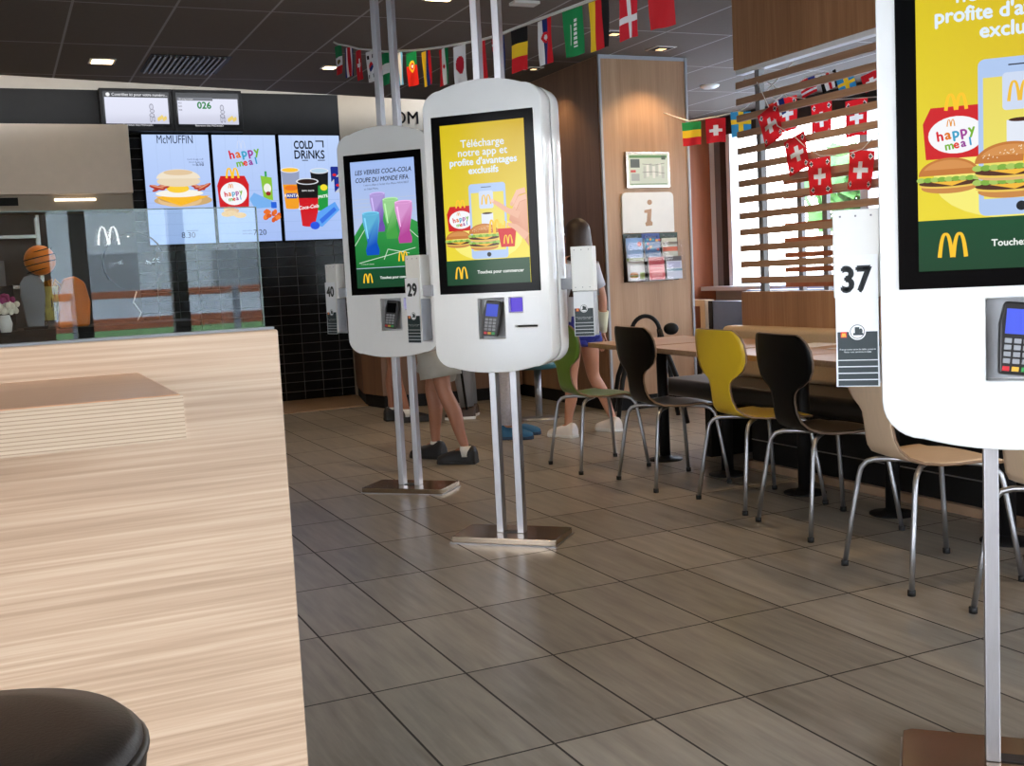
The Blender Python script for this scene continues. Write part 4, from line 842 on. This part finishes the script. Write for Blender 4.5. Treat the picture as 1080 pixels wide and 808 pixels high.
# ================================================================== flags
def flag(name, label, loc, w_, h_, draw, group, yaw=pi / 2, wave=.007, tilt=0, ph=0):
    # cloth hanging from its top edge; draw(u, v) gives the colour, u across, v down
    nu, nv = 24, 32; me = bpy.data.meshes.new(name); vs = []; fs = []; cs = []
    for j in range(nv + 1):
        for i in range(nu + 1):
            u, v = i / nu, j / nv; d = wave * (.25 + .75 * v) * sin(u * 7 + v * 3.0 + ph)
            vs.append(((u - .5) * w_ * (1 - .06 * v), d, -.006 - v * h_ - .004 * sin(u * 6 + ph) * v))
    for j in range(nv):
        for i in range(nu): fs.append((j * (nu + 1) + i, (j + 1) * (nu + 1) + i, (j + 1) * (nu + 1) + i + 1, j * (nu + 1) + i + 1)); cs += list(lin(draw((i + .5) / nu, (j + .5) / nv))) * 4
    me.from_pydata(vs, [], fs); me.materials.append(M_FLAG); me.color_attributes.new('Col', 'FLOAT_COLOR', 'CORNER').data.foreach_set('color', cs); me.polygons.foreach_set('use_smooth', [True] * len(fs)); me.update()
    o = bpy.data.objects.new(name, me); COL.objects.link(o); o.location = loc; o.rotation_euler = (0, tilt, yaw); return tag(o, label, 'flag', group)
R_, W_, G_, B_, Y_, K_ = (204, 30, 40), (226, 226, 226), (20, 120, 70), (26, 44, 110), (236, 196, 40), (24, 22, 24)
def vs3(*c): return lambda u, v: c[min(int(u * len(c)), len(c) - 1)]
def hs3(*c): return lambda u, v: c[min(int(v * len(c)), len(c) - 1)]
def inell(u, v, cu, cv, a, b): return ((u - cu) / a) ** 2 + ((v - cv) / b) ** 2 < 1
def swiss(u, v): return W_ if (abs(u - .5) < .11 and abs(v - .5) < .22) or (abs(v - .5) < .075 and abs(u - .5) < .32) else R_
def japan(u, v): return (190, 30, 50) if inell(u, v, .5, .52, .34, .24) else W_
def korea(u, v):
    if inell(u, v, .5, .5, .3, .16): return R_ if v + (u - .5) * .2 < .5 else B_
    for a, b in ((.2, .2), (.8, .2), (.2, .8), (.8, .8)):
        if abs(u - a) < .1 and abs(v - b) < .06: return K_
    return W_
def mexico(u, v): return G_ if v < .4 else ((120, 100, 60) if inell(u, v, .5, .57, .2, .08) else W_) if v < .72 else R_
def portugal(u, v): return (W_ if inell(u, v, .5, .42, .12, .06) else R_ if inell(u, v, .5, .42, .2, .1) else Y_) if inell(u, v, .5, .42, .3, .17) else (G_ if v < .42 else (214, 40, 30))
def colombia(u, v): return Y_ if u < .5 else B_ if u < .75 else R_
def iran(u, v): return (W_ if not inell(u, v, .5, .5, .1, .06) else R_) if .33 < u < .67 else R_ if u <= .33 else G_
def aus(u, v): return (W_ if abs(u - .3) < .06 or abs(v - .15) < .03 else R_) if u < .6 and v < .3 else (W_ if inell(u, v, .6, .65, .1, .05) or inell(u, v, .3, .8, .06, .03) else B_)
def serbia(u, v): return (R_ if inell(u, v, .5, .4, .28, .12) and not inell(u, v, .5, .4, .12, .06) else W_ if inell(u, v, .5, .4, .12, .06) else (W_ if u < .33 else B_ if u < .67 else R_))
def saudi(u, v): return W_ if (abs(u - .62) < .09 and .22 < v < .8 and int(v * 32) % 3) or (abs(u - .36) < .03 and .3 < v < .75) else (24, 130, 70)
def denmark(u, v): return W_ if abs(u - .5) < .09 or abs(v - .62) < .06 else (206, 34, 48)
def sweden(u, v): return Y_ if abs(v - .4) < .1 or abs(u - .5) < .12 else (50, 140, 190)
def footswiss(u, v):
    for a, b in ((.14, .14), (.86, .14), (.14, .86), (.86, .86)):
        if inell(u, v, a, b, .055, .04): return K_
        if inell(u, v, a, b, .085, .065): return W_
    return W_ if (abs(u - .5) < .09 and abs(v - .5) < .23) or (abs(v - .5) < .07 and abs(u - .5) < .28) else (212, 28, 38)
S1 = [('mexico', (2.41, 8.035, 2.93), mexico, 'green, white and red'), ('costa', (2.438, 7.87, 2.885), vs3(B_, W_, R_, R_, W_, B_), 'blue, white and red striped'), ('swiss', (2.447, 7.672, 2.826), swiss, 'red with white cross, farthest such'),
      ('korea', (2.455, 7.439, 2.774), korea, 'white with red and blue disc'), ('nigeria', (2.46, 7.154, 2.705), hs3(G_, W_, G_), 'green, white, green banded'), ('argentina', (2.46, 6.873, 2.653), vs3((110, 180, 226), W_, (110, 180, 226)), 'light blue and white'),
      ('portugal', (2.46, 6.648, 2.612), portugal, 'green over red with yellow crest'), ('colombia', (2.45, 6.372, 2.565), colombia, 'yellow, dark blue and red'), ('iran', (2.45, 6.093, 2.523), iran, 'red, white and green striped'),
      ('japan', (2.455, 5.863, 2.493), japan, 'white with big red disc'), ('france', (2.46, 5.58, 2.455), vs3(B_, W_, R_), 'blue, white, red'), ('aus', (2.46, 5.359, 2.434), aus, 'dark blue with small cross in the corner'),
      ('belgium', (2.45, 5.082, 2.417), hs3(K_, Y_, R_), 'black, yellow, red banded'), ('serbia', (2.43, 4.761, 2.39), serbia, 'white, blue and red with red crest'), ('saudi', (2.43, 4.483, 2.373), saudi, 'green with white script'),
      ('germany', (2.41, 4.216, 2.349), vs3(Y_, R_, K_), 'yellow, red and black striped'), ('denmark', (2.42, 3.989, 2.347), denmark, 'red with long white cross'), ('morocco', (2.43, 3.761, 2.341), hs3((200, 36, 44)), 'plain red')]
for i, (n, l, d, s) in enumerate(S1):
    flag('pennant_flag', s + ' flag on the long string over the kiosks', (l[0], l[1], l[2]), (.115 if i < 12 else .135), .205, d, 'flags on the long string over the kiosks', yaw=-pi / 2 + .12 * sin(i * 2.3) + .15, ph=i * 1.7)
cord = [(2.40, 8.10, 2.96)] + [(l[0], l[1], l[2] + .003) for _, l, _, _ in S1] + [(2.44, 3.2, 2.36), (2.44, 2.0, 2.5), (2.44, .2, 2.94)]
tag(MB().tube(cord, .007, 6).build('flag_string', M_WHITEP), 'white string of flags sagging over the kiosks', 'string')
S2 = [((5.33, 7.865, 2.388), hs3((30, 140, 70), Y_, R_), 'green, yellow, red banded flag beside the pillar edge'), ((5.33, 7.525, 2.369), swiss, 'red flag with white cross, right of the pillar'), ((5.33, 7.192, 2.371), sweden, 'blue and yellow cross flag right of the pillar')]
for i, (l, d, s) in enumerate(S2): flag('pennant_flag', s, l, .16, .19, d, 'flags on the short string by the pillar', yaw=-pi / 4 + .2 * i, ph=i)
tag(MB().tube([(5.27, 8.18, 2.50), (5.31, 7.87, 2.39), (5.33, 7.52, 2.372), (5.33, 7.19, 2.374), (5.34, 6.9, 2.46), (5.35, 5.9, 2.96)], .005, 6).build('flag_string', M_WHITEP), 'white flag string running from the pillar towards the window', 'string')
S3 = [(5.70, 2.15, .30, 'first'), (5.45, 1.95, .25, 'second'), (5.225, 1.80, .0, 'third'), (4.87, 1.80, -.15, 'fourth'), (4.6, 1.95, -.2, 'fifth')]
for i, (y, z, tl, s) in enumerate(S3): flag('football_flag', 'red white-cross flag with footballs, %s from the left on the near slats' % s, (4.42, y, z), .20, .215, footswiss, 'red football flags on the slatted partition', yaw=-pi / 2, tilt=-tl, ph=i * 2.1, wave=.008)
tag(MB().tube([(4.452, 5.83, 2.33), (4.43, 5.745, 2.24), (4.42, 5.60, 2.03), (4.42, 5.45, 1.95), (4.42, 5.33, 1.86), (4.42, 5.22, 1.805), (4.42, 5.04, 1.785), (4.42, 4.87, 1.80), (4.42, 4.6, 1.95), (4.45, 4.3, 2.2)], .003, 6).build('flag_string', M_WHITEP), 'thin string of red football flags across the near slats', 'string')
def usa(u, v): return (44, 60, 130) if u > .6 and v < .5 else (R_ if int(v * 7) % 2 == 0 else W_)
S4 = [(7.99, 2.63), (7.55, 2.52), (7.13, 2.475), (6.74, 2.43), (6.4, 2.42)]
for i, (y, z) in enumerate(S4): flag('football_flag', ('red flag with footballs behind the slats, directly right of the tilted near flag', 'red flag with footballs behind the slats, second from the left', 'red flag with footballs behind the slats, third from the left', 'red flag with footballs behind the slats beside kiosk 37', 'red flag with footballs behind kiosk 37 edge, last on the far string')[i], (6.42, y, z), .26, .29, footswiss, 'red football flags behind the near slats', yaw=-pi / 2, ph=i)
tag(MB().tube([(6.42, 8.5, 2.96)] + [(6.42, y, z + .003) for y, z in S4] + [(6.42, 5.5, 2.6), (6.42, 4.6, 2.95)], .004, 6).build('flag_string', M_WHITEP), 'thin string of red football flags behind the near slats', 'string')
S5 = [(7.49, 2.507, vs3((226, 70, 50), W_, B_), 'red, white and dark blue flag low behind the near slats'), (7.107, 2.62, usa, 'starred red and white striped flag behind the near slats'), (6.865, 2.62, vs3(K_, W_, R_, W_, K_), 'dark, white and red striped flag behind the near slats'), (6.67, 2.56, sweden, 'blue and yellow cross flag behind the near slats'), (6.409, 2.54, swiss, 'small white-cross flag behind the slats near kiosk 37')]
for i, (y, z, d, s) in enumerate(S5): flag('pennant_flag', s, (5.9, y, z), .15, .13, d, 'small flags between the partitions', yaw=-pi / 2 + .3, ph=i, tilt=-.25)
tag(MB().tube([(5.9, 7.9, 2.75)] + [(5.9, y, z + .003) for y, z, d, s in S5] + [(5.9, 5.4, 2.95)], .004, 6).build('flag_string', M_WHITEP), 'thin flag string between the two slatted partitions', 'string')

# ================================================================== ceiling fittings
def downlight(x, y, lab, power=14, col=(1, .72, .42), size=.075, spot=radians(110), dark=False):
    t = thing('downlight', lab, 'ceiling light', (x, y, CEIL), 0, 'recessed ceiling downlights')
    MB().box(-size - .02, size + .02, -size - .02, size + .02, -.006, .0).build('frame', M_WHITEP, t, bevel=.002)
    if dark: MB().box(-size, size, -size, size, -.009, -.006).build('baffle', M_BLACK, t); MB().box(-size * .45, size * .45, -size * .45, size * .45, -.012, -.009).build('lens', emit('warm_lens', (255, 214, 160), 1.2), t)
    else: MB().box(-size, size, -size, size, -.009, -.006).build('lens', emit('warm_lens', (255, 214, 160), 9), t)
    if power:
        l = bpy.data.lights.new('downlight_lamp', 'SPOT'); l.energy = power * 4; l.color = col; l.spot_size = spot; l.spot_blend = .6; l.shadow_soft_size = .06
        lo = bpy.data.objects.new('downlight_lamp', l); COL.objects.link(lo); lo.parent = t; lo.location = (0, 0, -.02)
for x, y, lab, pw, *dk in ((.883, 9.12, 'square lit downlight left of the ceiling vent', 14), (2.706, 6.72, 'square lit downlight over the middle of the room', 14), (2.64, 9.08, 'small lit downlight at the far flag string end', 10, 0, .045), (4.39, 8.85, 'small lit downlight left of the pillar side', 5, 1, .05), (4.385, 7.446, 'half-lit downlight in front of the pillar face, left one', 5, 1), (5.069, 7.878, 'half-lit downlight in front of the pillar face, right one', 12, 1),
                      (3.55, 2.6, 'downlight above the nearest tables', 14), (3.55, 5.0, 'downlight above the yellow chair', 14), (.6, 4.2, 'downlight over the open floor', 10)): downlight(x, y, lab, pw, dark=bool(dk and dk[0]), size=dk[1] if len(dk) > 1 else .075)
vt = thing('ceiling_vent', 'dark slatted air vent in the ceiling before the menu boards', 'vent', (1.5, 9.15, CEIL))
MB().box(-.30, .30, -.36, .36, -.004, 0).build('frame', M_BLACK, vt)
for k in range(14): MB().box(-.28 + .04 * k, -.266 + .04 * k, -.34, .34, -.018, -.004).build('slat', M_GREY, vt)
t = thing('smoke_detector', 'small round white ceiling speaker near the window', 'detector', (6.6, 9.4, CEIL)); MB().lathe([(.001, -.03), (.06, -.03), (.09, -.015), (.1, 0)]).build('cover', M_WHITEP, t)
t = thing('ceiling_sensor', 'small white square ceiling fitting near the second downlight', 'fitting', (3.29, 6.72, CEIL)); MB().box(-.09, .09, -.05, .05, -.02, 0).build('cover', M_WHITEP, t, bevel=.004)
# unseen kitchen lights, added to brighten the hood and back wall
for x in (-1.8, .4):
    t = thing('kitchen_light', 'long kitchen ceiling light above the service side', 'ceiling light', (x, 10.6, 3.6), 0, 'kitchen ceiling lights')
    MB().box(-.6, .6, -.08, .08, -.05, 0).build('housing', M_WHITEP, t); MB().box(-.58, .58, -.07, .07, -.055, -.05).build('diffuser', emit('kitchen_diffuser', (255, 236, 210), 9), t)
# ================================================================== people
M_SKIN = mat('skin', (186, 132, 104), .5, var=.05, scale=8); M_SKIN2 = mat('tanned_skin', (158, 106, 80), .5, var=.05, scale=8)
def skin_body(P, E, R, root, mt, name, parent):
    me = bpy.data.meshes.new(name); me.from_pydata([tuple(p) for p in P], E, []); me.materials.append(mt)
    o = bpy.data.objects.new(name, me); COL.objects.link(o)
    s = o.modifiers.new('skin', 'SKIN'); s.use_smooth_shade = True; s.branch_smoothing = .4
    sv = me.skin_vertices[0].data
    for i, r in enumerate(R): sv[i].radius = r if isinstance(r, tuple) else (r, r); sv[i].use_root = (i == root)
    q = o.modifiers.new('sub', 'SUBSURF'); q.levels = 2; q.render_levels = 2
    bpy.context.view_layer.update()
    m2 = bpy.data.meshes.new_from_object(o.evaluated_get(bpy.context.evaluated_depsgraph_get()))
    bpy.data.objects.remove(o); b = bpy.data.objects.new(name, m2); COL.objects.link(b); b.parent = parent
    for p in m2.polygons: p.use_smooth = True
    return b
def shoe(parent, x, y, yaw, L, mt, sole_mt, lift=0):
    secs = [(-.46, .30, .50), (-.42, .36, .66), (-.30, .38, .70), (-.16, .37, .62), (0, .36, .50), (.15, .39, .42), (.30, .42, .34), (.42, .37, .26), (.49, .24, .18), (.52, .05, .10)]
    def up(u, v):
        q = v * (len(secs) - 1); i = min(int(q), len(secs) - 2); f = q - i; a, b = secs[i], secs[i + 1]
        sx, wd, ht = (a[k] * (1 - f) + b[k] * f for k in range(3)); t = pi * u
        return (sx * L, -cos(t) * wd * L * .5 * (1 - .12 * sin(t)), .022 + max(0, sin(t)) ** .6 * ht * L * .52)
    s = MB().surf(up, 14, 24)
    c = [up(0, j / 24) for j in range(25)]; s.add([(p[0], p[1], .02) for p in c] + [(p[0], -p[1], .02) for p in reversed(c)], [tuple(range(50))])
    s.add([up(k / 14, 0) for k in range(15)], [tuple(range(15))])
    o = s.build('shoe', mt, parent, (x, y, lift), yaw)
    cc = [(a[0] * L * 1.02, a[1] * L * .53) for a in secs]
    MB().prism([(p[0], -p[1]) for p in cc] + [(p[0], p[1]) for p in reversed(cc)], 0, .024).build('sole', sole_mt, o, bevel=.004)
    mb = MB()
    for k in range(4): mb.tube([(.02 * L + k * .055 * L, -.06 * L, .20 * L - k * .012), (.03 * L + k * .055 * L, 0, .235 * L - k * .014), (.02 * L + k * .055 * L, .06 * L, .20 * L - k * .012)], .0028, 5)
    mb.build('laces', sole_mt, o)
    return o
def person(label, loc, yaw, h, c, knees, ankles, hands, shoes=True):
    # facing +x; knees / ankles: (x, y, z) per side, hands: (elbow, wrist) per side
    t = thing('person', label, 'person', (loc[0], loc[1], 0), yaw)
    P = []; R = []; E = []
    def v(p, r, a=None):
        P.append(Vector(p)); R.append(tuple(q * h for q in r) if isinstance(r, tuple) else r * h); i = len(P) - 1
        if a is not None: E.append((a, i))
        return i
    pel = v((0, 0, .53 * h), (.055, .08)); wa = v((0, 0, .62 * h), (.05, .065), pel); ch = v((0, 0, .73 * h), (.055, .08), wa); nb = v((-.005 * h, 0, .81 * h), (.04, .05), ch)
    nk = v((.0, 0, .855 * h), .030, nb); hb = v((.012 * h, 0, .885 * h), (.045, .038), nk); hm = v((.008 * h, 0, .93 * h), (.056, .045), hb); ht = v((.0, 0, .972 * h), (.038, .032), hm)
    no = v((.062 * h, 0, .918 * h), .006, hm)
    for s in (-1, 1):
        v((.0, s * .048 * h, .92 * h), .006, hm)
        hip = v((0, s * .05 * h, .49 * h), .050, pel); k = knees[s > 0]; a = ankles[s > 0]
        k_ = Vector(k); a_ = Vector(a); hp = Vector((0, s * .05 * h, .49 * h))
        th = v(hp.lerp(k_, .5), .043, hip); kn = v(k_, .030, th); cf = v(k_.lerp(a_, .35) + Vector((-.012 * h, 0, 0)), .032, kn); lc = v(k_.lerp(a_, .75), .021, cf); an = v(a_, .018, lc); v((a_.x + .05 * h, a_.y, max(a_.z - .035, .04)), .016, an)
        sh = v((0, s * .095 * h, .80 * h), .030, nb); el, wr = hands[s > 0]; el = Vector(el); wr = Vector(wr); so = Vector((0, s * .105 * h, .79 * h))
        ua = v(so.lerp(el, .5), .025, sh); e = v(el, .020, ua); fa = v(el.lerp(wr, .4), .020, e); w_ = v(wr, .013, fa)
        d = (wr - el).normalized(); side = d.cross(Vector((0, 1, 0))).normalized() if abs(d.y) < .9 else Vector((1, 0, 0)); pal = wr + d * .04 * h
        pm = v(pal, (.018, .009), w_)
        for i, f in enumerate((-1.5, -.5, .5, 1.5)):
            l = (.040, .046, .044, .034)[i] * h; b0 = v(pal + side * f * .0105 * h + d * .012 * h, .0048, pm); b1 = v(P[b0] + d * l * .5 + Vector((0, -s * .003, 0)), .0045, b0); v(P[b1] + (d + Vector((0, -s * .5, 0))).normalized() * l * .45, .004, b1)
        tb = v(wr + d * .02 * h - side * .018 * h, .0058, w_); v(P[tb] + (d - side * .6).normalized() * .03 * h, .005, tb)
    skin_body(P, E, R, pel, c.get('skin', M_SKIN), 'body', t)
    for s in (-1, 1): MB().ball((.052 * h, s * .018 * h, .935 * h), .0055 * h, 8).build('eye', M_FRAMEW, t)
    MB().box(.054 * h, .06 * h, -.013 * h, .013 * h, .898 * h, .902 * h).build('mouth', M_REDK, t, bevel=.001)
    # shirt with sleeves, open at neck and hem
    sb = MB(); prof = [(.078, .47), (.082, .52), (.078, .60), (.083, .70), (.090, .76), (.080, .80), (.05, .825), (.036, .835)]
    sb.surf(lambda u, q: (lambda a, r, z: (.78 * r * h * cos(a), r * h * 1.18 * sin(a), z * h))(2 * pi * u, *[(lambda i, f, k: prof[i][k] * (1 - f) + prof[i + 1][k] * f)(min(int(q * 7), 6), q * 7 - min(int(q * 7), 6), k) for k in (0, 1)]), 28, 21)
    for s in (-1, 1):
        so = Vector((0, s * .085 * h, .79 * h)); el = Vector(hands[s > 0][0]); sb.tube([so, so.lerp(el, .3), so.lerp(el, c.get('sleeve', .62))], [.042 * h, .038 * h, .036 * h], 14, cap=False)
    sb.build('shirt', c['shirt'], t, solid=.004)
    # trousers or shorts
    tb = MB(); r0 = c.get('loose', 1.0)
    tb.surf(lambda u, q: ((.066 + .012 * q) * h * cos(2 * pi * u) * r0, (.088 + .008 * q) * h * sin(2 * pi * u) * r0, (.56 - .11 * q) * h), 24, 6)
    tb.ball((0, 0, .465 * h), .07 * h * r0, 20, 0, (.95, 1.25, .7))
    for s in (-1, 1):
        hp = Vector((0, s * .046 * h, .47 * h)); k = Vector(knees[s > 0]); a = Vector(ankles[s > 0])
        if c['legs'] == 'long': tb.tube([hp, hp.lerp(k, .5), k, k.lerp(a, .4), k.lerp(a, .95)], [x * h * r0 for x in (.058, .052, .042, .040, .032)], 16, cap=False)
        else: e = hp.lerp(k, c['legs']); tb.tube([hp, hp.lerp(e, .5), e], [.060 * h * r0, .062 * h * r0, .064 * h * r0], 18, cap=False)
    tr = tb.build('trousers' if c['legs'] == 'long' else 'shorts', c['pants'], t, solid=.004)
    if c.get('stripe'):
        mb = MB()
        for s in (-1, 1):
            hp = Vector((0, s * .098 * h, .47 * h)); k = Vector(knees[s > 0]) + Vector((0, s * .042 * h * r0, 0)); a = Vector(ankles[s > 0]) + Vector((0, s * .034 * h * r0, 0)); mb.tube([hp, k, a], .012, 6)
        mb.build('side_stripe', c['stripe'], tr)
    for s in (-1, 1):
        a = ankles[s > 0]; shoe(t, a[0] + .035 * h, a[1], s * .12 + c.get('toe', 0), .158 * h, c['shoe'], c.get('sole', M_WHITEP))
        if c.get('sock'): MB().tube([(a[0], a[1], .05), (a[0], a[1], a[2] + .012 * h)], [.027 * h, .0225 * h], 14).build('sock', c['sock'], t)
    hm_ = c['hair']; mb = MB()
    long = c.get('long', 0)
    def hr(u, q):
        a = radians(75 + 210 * u) if q > .35 else radians(60 + 240 * u)
        if q < .5: b = q / .5 * pi * .55; return (-.008 * h + .062 * h * sin(b) * cos(a), .054 * h * sin(b) * sin(a), .938 * h + .064 * h * cos(b))
        f = (q - .5) / .5; return (-.008 * h + (.062 + .012 * f) * h * cos(a) - .01 * h * f, (.056 + .03 * f * (1 if long else 0)) * h * sin(a), (.928 - f * (.04 + long)) * h)
    mb.surf(hr, 24, 20).ball((-.01 * h, 0, .942 * h), .058 * h, 18, 0, (1, .9, 1)).build('hair', hm_, t, solid=.012)
    return t
M_HAIR = mat('dark_brown_hair', (52, 36, 28), .5, var=.3, scale=14, stretch=(6, 6, .4)); M_HAIR2 = mat('brown_hair', (84, 62, 46), .5, var=.3, scale=14, stretch=(6, 6, .4))
M_BSHOE = mat('black_running_shoe', (20, 20, 22), .6); M_SOCK = mat('white_sock', (214, 212, 206), .8)
def stand(h, s=0): return ([(.02 * h, -.06 * h, .27 * h), (.02 * h, .06 * h, .27 * h)], [(-.0, -.065 * h, .05 * h), (-.0, .065 * h, .05 * h)])
h = 1.74
person('person in light grey shorts and black running shoes standing behind kiosk 40', (2.62, 6.85), radians(132), h, dict(skin=M_SKIN2, shirt=mat('grey_tshirt', (96, 100, 108), .8, bump=.2), pants=mat('light_grey_shorts', (170, 166, 156), .8, bump=.3), legs=.72, loose=1.22, shoe=M_BSHOE, sole=M_RUBBER, sock=M_SOCK, hair=M_HAIR),
       [(.13, -.09, .27 * h), (-.05, .09, .27 * h)], [(.12, -.09, .055 * h), (-.19, .09, .055 * h)], [((.05, -.25, 1.12), (.26, -.20, 1.2)), ((.05, .25, 1.12), (.26, .16, 1.2))])
h = 1.72
person('person with bare legs and black shoes half hidden behind kiosk 40, near the dark cabinet', (3.02, 9.05), radians(-10), h, dict(skin=M_SKIN2, shirt=mat('navy_tshirt', (40, 48, 66), .8), pants=mat('navy_shorts', (50, 54, 66), .8), legs=.6, loose=1.1, shoe=M_BSHOE, sole=M_RUBBER, sock=M_SOCK, hair=M_HAIR2),
       [(.0, -.10, .27 * h), (.02, .10, .27 * h)], [(.08, -.10, .055 * h), (-.02, .12, .055 * h)], [((.0, -.24, 1.1), (.12, -.22, .88)), ((.0, .24, 1.1), (.12, .22, .88))])
person('person in grey track trousers with black side stripe, behind the posts of kiosk 29', (3.62, 8.85), radians(150), 1.7, dict(shirt=mat('dark_jacket', (58, 60, 64), .8), pants=mat('grey_track_cloth', (122, 122, 124), .8, bump=.2), stripe=M_BLACK, legs='long', loose=1.05, shoe=mat('brown_shoe', (70, 52, 42), .5), hair=M_HAIR),
       *stand(1.7), [((.0, -.24, 1.1), (.06, -.24, .85)), ((.0, .24, 1.1), (.06, .24, .85))])
person('person in white trousers and blue shoes standing behind kiosk 29', (3.38, 7.52), radians(-30), 1.66, dict(shirt=mat('white_blouse', (196, 194, 200), .8), pants=mat('white_lace_cloth', (200, 198, 206), .8, var=.12, scale=60, bump=.4), legs='long', loose=.92, shoe=mat('blue_suede', (26, 92, 130), .6), sole=mat('dark_blue_sole', (24, 50, 80), .6), hair=M_HAIR2),
       [(.02, -.10, .45), (.02, .10, .45)], [(0, -.11, .09), (.04, .09, .09)], [((.0, -.23, 1.07), (.1, -.2, .85)), ((.0, .23, 1.07), (.1, .2, .85))])
h = 1.58
gp = person('girl with long brown hair, blue shorts and bandaged forearm beside the green chair', (3.85, 7.20), radians(108), h, dict(shirt=mat('white_grey_top', (188, 190, 198), .8, bump=.2), pants=mat('blue_shorts', (26, 36, 130), .7), legs=.18, loose=1.05, shoe=mat('white_sneaker', (222, 214, 206), .6), hair=M_HAIR, long=.24),
       [(.04, -.16, .42), (.02, .10, .42)], [(-.06, -.26, .085), (.03, .14, .085)], [((-.02, -.24, .98), (.03, -.27, .74)), ((-.02, .22, .98), (.16, .16, .82))])
MB().tube([(.0, -.252, .90), (.022, -.262, .80), (.03, -.27, .745)], [.044, .040, .034], 14).build('bandage', mat('pale_bandage', (206, 202, 172), .8, bump=.4), gp, solid=.002)
